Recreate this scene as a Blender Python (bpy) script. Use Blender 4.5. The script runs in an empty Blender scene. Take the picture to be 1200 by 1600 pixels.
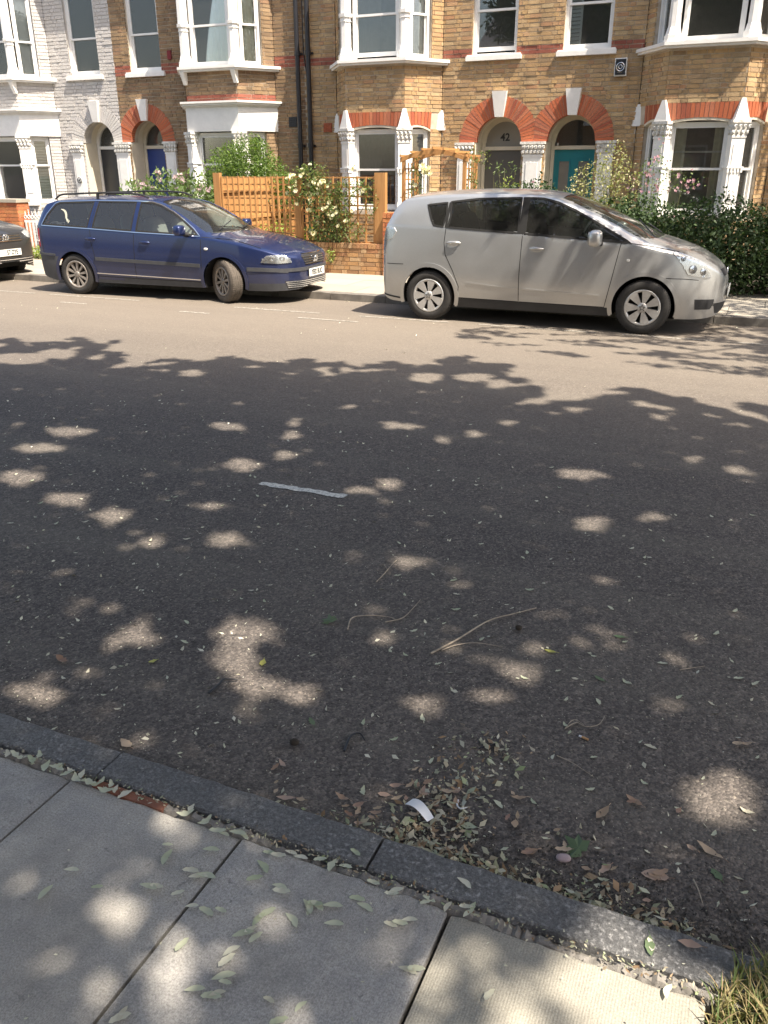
import bpy, math, random
import numpy as np
from mathutils import Matrix, Vector, bvhtree
random.seed(7); RNG = np.random.default_rng(7)
PI = math.pi

# ------------------------------------------------------------------ camera
S = bpy.context.scene
COL = S.collection
CF, CPITCH, CROLL, CYAW, CH = 1293.1, 0.3911, -0.0017, 0.4130, 1.83
def cam_axes():
    f = Vector((-math.sin(CYAW)*math.cos(CPITCH), math.cos(CYAW)*math.cos(CPITCH), -math.sin(CPITCH)))
    r = Vector((math.cos(CYAW), math.sin(CYAW), 0)); u = r.cross(f)
    return (math.cos(CROLL)*r+math.sin(CROLL)*u, -math.sin(CROLL)*r+math.cos(CROLL)*u, f)
CR, CU, CFW = cam_axes()
CPOS = Vector((0, 0, CH))
cd = bpy.data.cameras.new('camera'); cam = bpy.data.objects.new('camera', cd); COL.objects.link(cam)
cd.sensor_fit = 'HORIZONTAL'; cd.sensor_width = 36; cd.lens = 36*CF/1200; cd.clip_end = 600; cd.clip_start = 0.05
m = Matrix((CR, CU, -CFW)).transposed().to_4x4(); m.translation = CPOS; cam.matrix_world = m
S.camera = cam
def pix(P):
    d = Vector(P)-CPOS; z = d.dot(CFW)
    return (600+CF*d.dot(CR)/z, 800-CF*d.dot(CU)/z, z) if z > .05 else (-1e4, -1e4, -1)
def G(px, py, z=0.0):          # photo position -> point of the ground
    d = (px-600)/CF*CR+(800-py)/CF*CU+CFW; t = (z-CH)/d.z
    return Vector((d.x*t, d.y*t, z))

# ------------------------------------------------------------------ sky, sun, exposure
SUN = Vector((-.56, .20, -1.0))                       # the way the sunlight travels
sund = -SUN.normalized()
w = bpy.data.worlds.new('World'); S.world = w; w.use_nodes = True
nt = w.node_tree; nt.nodes.clear()
sk = nt.nodes.new('ShaderNodeTexSky'); sk.sky_type = 'NISHITA'; sk.sun_disc = False
sk.sun_elevation = math.asin(sund.z); sk.sun_rotation = math.atan2(sund.x, sund.y)
sk.air_density = 1.0; sk.dust_density = 2.5; sk.ozone_density = 1.0
bg = nt.nodes.new('ShaderNodeBackground'); bg.inputs[1].default_value = .15
wo = nt.nodes.new('ShaderNodeOutputWorld'); tn = nt.nodes.new('ShaderNodeMix'); tn.data_type = 'RGBA'; tn.blend_type = 'MULTIPLY'; tn.inputs[0].default_value = 1.0
nt.links.new(sk.outputs[0], tn.inputs[6]); tn.inputs[7].default_value = (1.06, .96, .84, 1)      # hazy, warmer summer sky
nt.links.new(tn.outputs[2], bg.inputs[0]); nt.links.new(bg.outputs[0], wo.inputs[0])
sl = bpy.data.lights.new('sun', 'SUN'); sl.energy = 5.0; sl.angle = math.radians(.53); sl.color = (1, .905, .775)
so = bpy.data.objects.new('sun', sl); COL.objects.link(so); so.location = (20, -12, 30)
so.rotation_euler = SUN.to_track_quat('-Z', 'Y').to_euler()
S.view_settings.view_transform = 'Standard'; S.view_settings.look = 'None'
S.view_settings.exposure = 1.18; S.view_settings.gamma = 1.0
S.cycles.max_bounces = 8; S.cycles.transparent_max_bounces = 12; S.cycles.diffuse_bounces = 4
S.cycles.use_denoising = True

# ------------------------------------------------------------------ materials
class NT:
    def __init__(s, name):
        s.m = bpy.data.materials.new(name); s.m.use_nodes = True; s.t = s.m.node_tree
        s.b = s.t.nodes['Principled BSDF']
    def n(s, typ, **k):
        o = s.t.nodes.new('ShaderNode'+typ)
        for a, v in k.items():
            if a.startswith('_'): setattr(o, a[1:], v)
            else:
                kk = int(a[1:]) if a[0] == 'i' and a[1:].isdigit() else a.replace('__', ' ')
                if hasattr(v, 'outputs'): s.t.links.new(v.outputs[0], o.inputs[kk])
                elif isinstance(v, bpy.types.NodeSocket): s.t.links.new(v, o.inputs[kk])
                else: o.inputs[kk].default_value = v
        return o
    def l(s, a, b): s.t.links.new(a.outputs[0] if hasattr(a, 'outputs') else a, b)
    def pos(s):
        g = s.t.nodes.new('ShaderNodeNewGeometry'); return g.outputs['Position']
    def noise(s, scale, detail=4, rough=.6, vec=None):
        o = s.n('TexNoise', Scale=scale, Detail=detail, Roughness=rough)
        s.l(vec if vec is not None else s.pos(), o.inputs['Vector']); return o.outputs['Fac']
    def ramp(s, fac, cols):
        r = s.n('ValToRGB'); s.l(fac, r.inputs[0]); e = r.color_ramp.elements
        while len(e) < len(cols): e.new(.5)
        for i, (p, c) in enumerate(cols):
            e[i].position = p; e[i].color = (*c, 1) if len(c) == 3 else c
        return r.outputs[0]
    def mix(s, f, a, b, mode='MIX'):
        o = s.t.nodes.new('ShaderNodeMix'); o.data_type = 'RGBA'; o.blend_type = mode
        for v, i in ((f, 0), (a, 6), (b, 7)):
            if isinstance(v, (int, float)): o.inputs[i].default_value = v
            elif isinstance(v, tuple): o.inputs[i].default_value = (*v, 1)
            else: s.l(v, o.inputs[i])
        return o.outputs[2]
    def bump(s, h, strength=.5, dist=.01):
        o = s.n('Bump', Strength=strength, Distance=dist); s.l(h, o.inputs['Height']); s.l(o, s.b.inputs['Normal']); return o
    def set(s, base=None, rough=None, metal=None, spec=None):
        for k, v in (('Base Color', base), ('Roughness', rough), ('Metallic', metal), ('Specular IOR Level', spec)):
            if v is None: continue
            if isinstance(v, tuple): s.b.inputs[k].default_value = (*v, 1)
            elif isinstance(v, (int, float)): s.b.inputs[k].default_value = v
            else: s.l(v, s.b.inputs[k])
        return s
    def rand(s):                                     # one random number per object and per loose piece
        a = s.t.nodes.new('ShaderNodeNewGeometry').outputs['Random Per Island']
        b = s.t.nodes.new('ShaderNodeObjectInfo').outputs['Random']
        o = s.n('Math', _operation='ADD'); s.l(a, o.inputs[0]); s.l(b, o.inputs[1])
        p = s.n('Math', _operation='FRACT'); s.l(o, p.inputs[0]); return p.outputs[0]
def plain(name, col, rough=.5, metal=0., var=.12, scale=9., bump=0., spec=.5, coat=0.):
    n = NT(name); f = n.noise(scale, 5)
    c = n.ramp(f, [(.3, tuple(x*(1-var) for x in col)), (.7, tuple(min(1, x*(1+var)) for x in col))])
    n.set(c, rough, metal, spec)
    if bump: n.bump(n.noise(scale*12, 4), bump, .004)
    if coat: n.b.inputs['Coat Weight'].default_value = coat; n.b.inputs['Coat Roughness'].default_value = .04
    return n.m
def brick_mat(name, cols, dirt=.35, bump=.5, soot=(.05, .045, .04)):
    n = NT(name); r = n.rand()
    c = n.ramp(r, [(i/(len(cols)-1), k) for i, k in enumerate(cols)])
    f = n.noise(60, 6, .7); c = n.mix(.45, c, n.ramp(f, [(.3, (.32,)*3), (.7, (.78,)*3)]), 'OVERLAY')
    mp = n.n('Mapping'); mp.inputs['Scale'].default_value = (2.6, 2.6, .9); n.l(n.pos(), mp.inputs[0]); g = n.noise(1.0, 6, .65, mp.outputs[0]); c = n.mix(n.ramp(g, [(.42, (0, 0, 0)), (.75, (dirt,)*3)]), c, soot)
    n.set(c, .9, 0, .2); n.bump(n.noise(70, 5, .75), bump*1.6, .012); return n.m
M = {}
M['brick_stock'] = brick_mat('stock_brick', [(0.441, 0.281, 0.140), (0.510, 0.339, 0.174), (0.452, 0.298, 0.151), (0.336, 0.228, 0.134), (0.534, 0.374, 0.202), (0.441, 0.246, 0.134), (0.545, 0.398, 0.224), (0.394, 0.275, 0.162), (0.487, 0.322, 0.157), (0.429, 0.304, 0.179)], .45)
M['brick_dark'] = brick_mat('dark_stock_brick', [(0.292, 0.193, 0.108), (0.346, 0.231, 0.130), (0.227, 0.154, 0.097), (0.313, 0.209, 0.119), (0.378, 0.259, 0.151), (0.248, 0.171, 0.103), (0.324, 0.198, 0.119)], .55)
M['brick_red'] = brick_mat('red_brick', [(0.410, 0.113, 0.055), (0.483, 0.150, 0.072), (0.441, 0.128, 0.061), (0.326, 0.092, 0.055), (0.493, 0.182, 0.099), (0.378, 0.128, 0.077)], .32, .35)
M['brick_band'] = brick_mat('dull_red_brick', [(.30, .10, .07), (.36, .13, .085), (.27, .085, .06), (.33, .12, .08)], .35, .5)
M['brick_painted'] = brick_mat('painted_brick', [(.56, .53, .50), (.60, .575, .54), (.52, .49, .46), (.58, .55, .53)], .12, .8, (.3, .27, .24))
M['brick_garden'] = brick_mat('garden_brick', [(.42, .24, .12), (.50, .33, .18), (.38, .19, .10), (.48, .28, .13), (.30, .17, .09), (.54, .37, .21)], .3)
M['brick_orange'] = brick_mat('orange_brick', [(.46, .16, .07), (.52, .22, .09), (.40, .12, .06), (.50, .19, .08)], .3)
M['mortar'] = plain('mortar', (.50, .43, .34), .95, var=.25, scale=6, bump=.5, spec=.1)
M['mortar_white'] = plain('painted_mortar', (.5, .47, .44), .95, var=.1, scale=6, bump=.5, spec=.1)
M['white'] = plain('white_masonry_paint', (.82, .80, .76), .6, var=.06, scale=7, bump=.15)
M['white_gloss'] = plain('white_gloss_paint', (.80, .79, .76), .35, var=.04, scale=5)
M['cream'] = plain('cream_render', (.66, .60, .48), .75, var=.07, scale=4, bump=.15)
n = NT('weathered_stone_paint'); f = n.noise(14, 6, .7)
n.set(n.ramp(f, [(.32, (.35, .33, .29)), (.5, (.72, .70, .65)), (.8, (.80, .78, .74))]), .7); n.bump(n.noise(50, 4), .5, .01); M['ornate'] = n.m
M['room'] = plain('room_plaster', (.24, .235, .23), .9)
M['curtain'] = plain('cream_curtain_cloth', (.76, .72, .55), .9, var=.1, scale=14)
M['curtain_grey'] = plain('net_curtain_cloth', (.60, .63, .63), .9, var=.1, scale=14)
M['curtain_red'] = plain('red_blind_cloth', (.20, .03, .035), .9, var=.1, scale=14)
M['shutter'] = plain('shutter_paint', (.74, .75, .72), .5, var=.04)
def glass_mat(name, tint, refl=1.0, rough=0.0, fres=1.5, dust=.06):
    n = NT(name); t = n.t; t.nodes.remove(n.b)
    tr = n.n('BsdfTransparent', Color=(*tint, 1)); gl = n.n('BsdfGlossy', Color=(refl, refl, refl, 1), Roughness=rough)
    fr = n.n('Fresnel', IOR=fres)
    mx = t.nodes.new('ShaderNodeMixShader'); n.l(fr, mx.inputs[0]); n.l(tr, mx.inputs[1]); n.l(gl, mx.inputs[2])
    df = n.n('BsdfDiffuse', Color=(.75, .74, .70, 1)); m2 = n.n('MixShader', i0=dust); n.l(mx, m2.inputs[1]); n.l(df, m2.inputs[2]); n.l(m2, t.nodes['Material Output'].inputs[0]); return n.m  # even pale film in place of haze and reflections, lifts dark panes
M['pane'] = glass_mat('window_glass', (.96, .98, .975), 1, 0, 1.75, .03)
M['car_glass'] = glass_mat('car_glass', (.88, .96, .91), 1, 0, 1.75, .02)
M['dark_glass'] = glass_mat('tinted_car_glass', (.22, .25, .24), 1, 0, 1.6, .02)
M['lamp_glass'] = glass_mat('lamp_lens', (.88, .90, .92), 1, 0, 1.5)
def paint(name, col, flake, rough=.35, metal=.6):
    n = NT(name); f = n.noise(260, 1, .5)
    d = n.noise(3.0, 5, .6)
    c = n.mix(n.ramp(f, [(.45, (0, 0, 0)), (.7, (1, 1, 1))]), col, flake)
    zs = n.n('SeparateXYZ'); n.l(n.pos(), zs.inputs[0])
    low = n.n('MapRange'); n.l(zs.outputs[2], low.inputs[0]); low.inputs[1].default_value = .75; low.inputs[2].default_value = .2; low.inputs[3].default_value = 0; low.inputs[4].default_value = .35
    mm = n.n('Math', _operation='MULTIPLY'); n.l(low, mm.inputs[0]); n.l(d, mm.inputs[1])
    c = n.mix(mm.outputs[0], c, (.18, .16, .13))
    n.set(c, n.ramp(d, [(.3, (rough*.85,)*3), (.7, (rough*1.2,)*3)]), metal, .5)
    n.b.inputs['Coat Weight'].default_value = .8; n.b.inputs['Coat Roughness'].default_value = .06; return n.m
M['blue_paint'] = paint('metallic_blue_car_paint', (.009, .018, .075), (.017, .038, .14), .38, .45)
M['silver_paint'] = paint('metallic_silver_car_paint', (.485, .49, .485), (.56, .565, .56), .34, .72)
M['grey_paint'] = paint('dark_grey_car_paint', (.035, .035, .037), (.06, .06, .06), .4, .4)
M['black_plastic'] = plain('black_plastic', (.022, .022, .023), .55, var=.2)
M['grey_plastic'] = plain('grey_bumper_plastic', (.05, .052, .058), .6, var=.15)
M['gap'] = plain('panel_gap', (.01, .01, .01), .9)
M['rubber'] = plain('tyre_rubber', (.03, .028, .026), .85, var=.25, scale=20, bump=.3)
M['rubber_dusty'] = plain('dusty_tyre_tread', (.10, .085, .07), .9, var=.25, scale=20, bump=.3)
M['alloy'] = plain('silver_wheel_paint', (.52, .51, .49), .35, .5, var=.1, scale=20)
M['alloy_dull'] = plain('brake_dusted_alloy', (.30, .27, .24), .45, .45, var=.2, scale=25)
M['chrome'] = plain('chrome_trim', (.75, .76, .78), .15, 1.0, var=.04)
M['seat'] = plain('dark_seat_cloth', (.035, .036, .04), .9); M['seat_grey'] = plain('grey_seat_cloth', (.17, .17, .165), .9)
M['lamp_silver'] = plain('lamp_reflector', (.80, .80, .80), .25, .85, var=.1, scale=30)
M['red_lens'] = plain('red_lamp_lens', (.42, .02, .02), .15, coat=1)
M['amber'] = plain('amber_lens', (.7, .28, .05), .2)
M['plate_white'] = plain('number_plate_white', (.78, .78, .74), .4, var=.03)
M['ink'] = plain('black_lettering', (.012, .012, .012), .5)
n = NT('wood_orange'); v = n.n('Mapping'); v.inputs['Scale'].default_value = (30, 30, 3); n.l(n.pos(), v.inputs[0])
f = n.noise(1.0, 6, .65, v.outputs[0]); r = n.rand()
c = n.ramp(f, [(.25, (.28, .13, .045)), (.55, (.47, .24, .085)), (.85, (.56, .33, .135))])
c = n.mix(.45, c, n.ramp(r, [(0, (.32, .16, .065)), (1, (.54, .31, .125))])); n.set(c, .7, 0, .3); n.bump(f, .3, .004); M['wood'] = n.m
M['pipe'] = plain('black_painted_iron', (.02, .02, .024), .4)
M['door_teal'] = plain('teal_door_paint', (.015, .20, .24), .3, var=.05)
M['door_grey'] = plain('dark_grey_door_paint', (.10, .095, .09), .35, var=.05)
M['door_blue'] = plain('blue_door_paint', (.02, .05, .22), .3, var=.05)
M['door_black'] = plain('charcoal_door_paint', (.03, .033, .04), .3, var=.05)
M['door_panel'] = plain('frosted_door_glass', (.20, .19, .17), .2)
M['tile_roof'] = plain('roof_slate', (.10, .10, .11), .7)
# ground materials
n = NT('asphalt'); p = n.pos()
vo = n.n('TexVoronoi', Scale=115.0); n.l(p, vo.inputs['Vector'])
vc = n.n('RGBToBW'); n.l(vo.outputs['Color'], vc.inputs[0])
c = n.ramp(vc.outputs[0], [(0, (.058, .052, .048)), (.45, (.115, .101, .092)), (.8, (.165, .143, .127)), (1, (.27, .24, .205))])
fn = n.noise(150, 4, .8); c = n.mix(.48, c, n.ramp(fn, [(.33, (.16,)*3), (.66, (.80,)*3)]), 'OVERLAY')
v3 = n.n('TexVoronoi', Scale=62.0); n.l(p, v3.inputs['Vector']); vb = n.n('RGBToBW'); n.l(v3.outputs['Color'], vb.inputs[0])
c = n.mix(.55, c, n.ramp(vb.outputs[0], [(.25, (.32,)*3), (.75, (.60,)*3), (.95, (.80, .77, .72))]), 'OVERLAY')
big = n.noise(.55, 6, .6); c = n.mix(.40, c, n.ramp(big, [(.3, (.34, .34, .35)), (.7, (.64, .62, .58))]), 'OVERLAY')
mv = n.n('Mapping'); mv.inputs['Scale'].default_value = (.12, 2.2, 1); n.l(p, mv.inputs[0])
st = n.noise(1.0, 6, .6, mv.outputs[0]); c = n.mix(n.ramp(st, [(.45, (0, 0, 0)), (.75, (.4,)*3)]), c, (.19, .17, .14))
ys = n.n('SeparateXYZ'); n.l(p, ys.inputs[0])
far_mix = n.n('MapRange', i1=5.0, i2=9.0, i3=0.0, i4=.55); n.l(ys.outputs[1], far_mix.inputs[0])
c = n.mix(far_mix.outputs[0], c, (.225, .19, .148))        # paler, warmer towards the far side of the road
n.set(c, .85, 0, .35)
hh = n.n('Math', _operation='MULTIPLY_ADD', i1=-1.0, i2=1.0); n.l(vo.outputs['Distance'], hh.inputs[0])
n.bump(hh, .5, .008); M['asphalt'] = n.m
n = NT('paving_concrete'); p = n.pos(); r = n.rand()
c = n.ramp(n.noise(3.0, 6, .65), [(.3, (.31, .30, .28)), (.7, (.43, .41, .38))])
c = n.mix(.35, c, n.ramp(r, [(0, (.32, .315, .30)), (.6, (.40, .385, .36)), (1, (.44, .41, .35))]))
c = n.mix(.55, c, n.ramp(n.noise(190, 4, .8), [(.32, (.15,)*3), (.68, (.84,)*3)]), 'OVERLAY')
c = n.mix(.45, c, n.ramp(n.noise(4, 6, .75), [(.35, (.36, .37, .40)), (.65, (.62, .60, .57))]), 'OVERLAY')
c = n.mix(n.ramp(n.noise(24, 4, .7), [(.62, (0, 0, 0)), (.70, (.55,)*3)]), c, (.10, .10, .095)); c = n.mix(n.ramp(n.noise(1.7, 7, .75), [(.48, (0, 0, 0)), (.68, (.5,)*3)]), c, (.17, .16, .145))
wv = n.n('TexWave', _wave_type='BANDS', _bands_direction='X', Scale=60.0, Distortion=1.2); n.l(p, wv.inputs['Vector'])
wv.inputs['Detail'].default_value = 2
n.set(c, .85, 0, .3); bm1 = n.bump(n.noise(160, 4, .7), .35, .004)
b2 = n.n('Bump', Strength=.22, Distance=.003); n.l(wv.outputs[1], b2.inputs['Height']); n.l(bm1, b2.inputs['Normal']); n.l(b2, n.b.inputs['Normal']); M['paving'] = n.m
for mn, cs in (('paving_pale', ((.30, .28, .235), (.38, .355, .295))),):
    n = NT('pale_ribbed_paving'); c = n.ramp(n.noise(3.0, 6, .65), [(.3, cs[0]), (.7, cs[1])])
    c = n.mix(.5, c, n.ramp(n.noise(220, 3, .75), [(.3, (.25,)*3), (.7, (.8,)*3)]), 'OVERLAY')
    wv = n.n('TexWave', _wave_type='BANDS', _bands_direction='X', Scale=45.0, Distortion=.6); n.l(n.pos(), wv.inputs['Vector'])
    n.set(c, .85, 0, .3); bm1 = n.bump(n.noise(160, 4, .7), .35, .004)
    b2 = n.n('Bump', Strength=.22, Distance=.003); n.l(wv.outputs[1], b2.inputs['Height']); n.l(bm1, b2.inputs['Normal']); n.l(b2, n.b.inputs['Normal']); M[mn] = n.m
n = NT('far_paving'); r = n.rand()
c = n.mix(.5, n.ramp(n.noise(2, 5), [(.3, (.30, .27, .22)), (.7, (.38, .34, .28))]), n.ramp(r, [(0, (.28, .26, .22)), (1, (.40, .36, .29))]))
n.set(c, .9); n.bump(n.noise(60, 4), .3, .004); M['paving_far'] = n.m
n = NT('granite_kerb'); r = n.rand()
c = n.ramp(n.noise(7, 6, .7), [(.3, (.19, .19, .195)), (.7, (.33, .325, .315))])
c = n.mix(.8, c, n.ramp(n.noise(110, 4, .85), [(.33, (.12,)*3), (.67, (.92,)*3)]), 'OVERLAY')
pit = n.ramp(n.noise(75, 6, .85), [(.36, (0, 0, 0)), (.56, (1, 1, 1))])
c = n.mix(n.ramp(pit, [(0, (.55,)*3), (1, (0, 0, 0))]), c, (.075, .08, .09))
c = n.mix(.25, c, n.ramp(r, [(0, (.13,)*3), (1, (.26, .25, .235))]))
n.set(c, .7, 0, .4); n.bump(pit, .8, .012); M['kerb'] = n.m
M['kerb_far'] = plain('far_kerb_granite', (.17, .155, .135), .85, var=.3, scale=8, bump=.4)
M['soil'] = plain('dark_soil', (.05, .04, .03), 1, var=.4, scale=12, bump=.8)
M['joint'] = plain('mortar_joint', (.10, .09, .075), 1, var=.4, scale=30, bump=.8)
M['joint_pale'] = plain('crumbling_mortar', (.26, .24, .215), 1, var=.3, scale=40, bump=.8)
M['terracotta'] = plain('terracotta_edge', (.22, .09, .055), .9, var=.3, scale=20, bump=.4)
n = NT('worn_road_paint'); f = n.noise(60, 5, .75)
n.set(n.ramp(f, [(.36, (.20, .19, .17)), (.5, (.66, .64, .58)), (.8, (.76, .74, .68))]), .8); n.bump(f, .3, .003); M['road_paint'] = n.m
n = NT('faded_road_paint'); f = n.noise(30, 5, .75)
n.set(n.ramp(f, [(.42, (.2, .185, .155)), (.6, (.42, .39, .34))]), .85); M['road_paint_faded'] = n.m
def leaf_mat(name, cols, trans=.35, rough=.55):
    n = NT(name); c = n.ramp(n.rand(), [(i/(len(cols)-1), k) for i, k in enumerate(cols)])
    n.set(c, rough, 0, .35); t = n.t
    tl = n.n('BsdfTranslucent'); n.l(n.mix(1.0, c, (1.25, 1.35, .55), 'MULTIPLY'), tl.inputs[0])
    mx = n.n('MixShader', i0=trans); n.l(n.b, mx.inputs[1]); n.l(tl, mx.inputs[2]); n.l(mx, t.nodes['Material Output'].inputs[0]); return n.m
M['leaf_hedge'] = leaf_mat('hedge_leaf', [(.022, .044, .015), (.04, .072, .024), (.062, .10, .036), (.026, .05, .018)], .2)
M['leaf_bright'] = leaf_mat('privet_leaf', [(.10, .17, .035), (.17, .25, .06), (.07, .13, .03), (.22, .29, .09)], .4)
M['leaf_rose'] = leaf_mat('rose_leaf', [(.06, .11, .03), (.11, .17, .05), (.15, .20, .06), (.20, .17, .07)], .35)
M['leaf_cream'] = leaf_mat('variegated_leaf', [(.45, .42, .24), (.22, .26, .10), (.55, .50, .32), (.12, .17, .06)], .35)
M['leaf_hydr'] = leaf_mat('hydrangea_leaf', [(.10, .17, .05), (.16, .23, .08), (.20, .26, .11), (.07, .12, .04)], .35)
M['leaf_yellow'] = leaf_mat('yellow_green_leaf', [(.30, .36, .07), (.18, .27, .05), (.38, .42, .12)], .4)
M['leaf_tree'] = leaf_mat('plane_tree_leaf', [(.06, .10, .03), (.08, .13, .04), (.05, .09, .025)], .12)
M['petal_white'] = leaf_mat('cream_petal', [(.80, .75, .58), (.78, .72, .50), (.82, .79, .68)], .3)
M['petal_pink'] = leaf_mat('pink_petal', [(.45, .24, .32), (.52, .32, .40), (.40, .20, .28), (.60, .46, .50)], .3)
M['petal_mauve'] = leaf_mat('mauve_petal', [(.50, .36, .42), (.60, .48, .50), (.40, .30, .36)], .3)
M['bark'] = plain('bark', (.13, .10, .075), .95, var=.35, scale=8, bump=.7)
M['stem'] = plain('green_stem', (.12, .12, .05), .8)
M['twig'] = plain('dry_twig', (.36, .30, .23), .9, var=.3, scale=30)
M['litter_green'] = leaf_mat('pale_green_fallen_leaf', [(.48, .50, .37), (.58, .58, .44), (.40, .44, .30), (.64, .62, .50), (.54, .50, .38)], .1)
M['litter_dry'] = leaf_mat('dry_fallen_leaf', [(.42, .29, .19), (.50, .39, .28), (.30, .18, .12), (.46, .33, .26), (.38, .30, .20), (.34, .20, .16)], .1)
M['litter_mix'] = leaf_mat('chaff', [(.42, .40, .30), (.30, .31, .20), (.50, .46, .34), (.22, .15, .09), (.36, .24, .14), (.52, .51, .42), (.30, .36, .18)], .1)
M['litter_specks'] = leaf_mat('pale_chaff', [(.62, .60, .48), (.50, .50, .37), (.70, .68, .57), (.42, .38, .27)], .05)
M['dirt'] = leaf_mat('gutter_dirt', [(.03, .025, .02), (.05, .04, .03), (.02, .018, .015), (.09, .075, .06)], .02)
M['leaf_green'] = leaf_mat('fresh_fallen_leaf', [(.10, .15, .08), (.14, .19, .10)], .1)
M['leaf_lemon'] = leaf_mat('yellow_fallen_leaf', [(.55, .52, .12), (.50, .50, .16)], .2)
M['grass'] = leaf_mat('grass_blade', [(.10, .15, .05), (.15, .20, .07), (.34, .29, .14), (.42, .33, .19), (.22, .24, .09), (.36, .26, .15), (.12, .17, .06)], .3)
M['paper'] = plain('white_paper', (.75, .76, .78), .6, var=.04)
M['filter'] = plain('cigarette_filter', (.52, .30, .14), .8)

# ------------------------------------------------------------------ mesh helpers
def mobj(name, v, f, mats, parent=None, smooth=False, mi=None, me=None):
    if me is None:
        me = bpy.data.meshes.new(name); me.from_pydata([tuple(x) for x in v], [], [tuple(int(i) for i in x) for x in f])
        for k in (mats if isinstance(mats, (list, tuple)) else [mats]): me.materials.append(M[k] if isinstance(k, str) else k)
        if mi is not None: me.polygons.foreach_set('material_index', mi)
        if smooth: me.polygons.foreach_set('use_smooth', [True]*len(me.polygons))
        me.update()
    o = bpy.data.objects.new(name, me); COL.objects.link(o)
    if parent is not None: o.parent = parent
    return o
def copy_of(o, parent=None, loc=None, rot=None, mat=None):
    c = o.copy(); COL.objects.link(c)
    if parent is not None: c.parent = parent
    if mat is not None: c.matrix_basis = mat
    if loc is not None: c.location = loc
    if rot is not None: c.rotation_euler = rot
    return c
def tag(o, label=None, cat=None, group=None, kind=None):
    if label: o['label'] = label
    if cat: o['category'] = cat
    if group: o['group'] = group
    if kind: o['kind'] = kind
    return o
def thing(name, label, cat, loc=(0, 0, 0), rz=0, group=None):
    o = bpy.data.objects.new(name, None); COL.objects.link(o); o.location = loc; o.rotation_euler = (0, 0, rz)
    return tag(o, label, cat, group)
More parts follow.
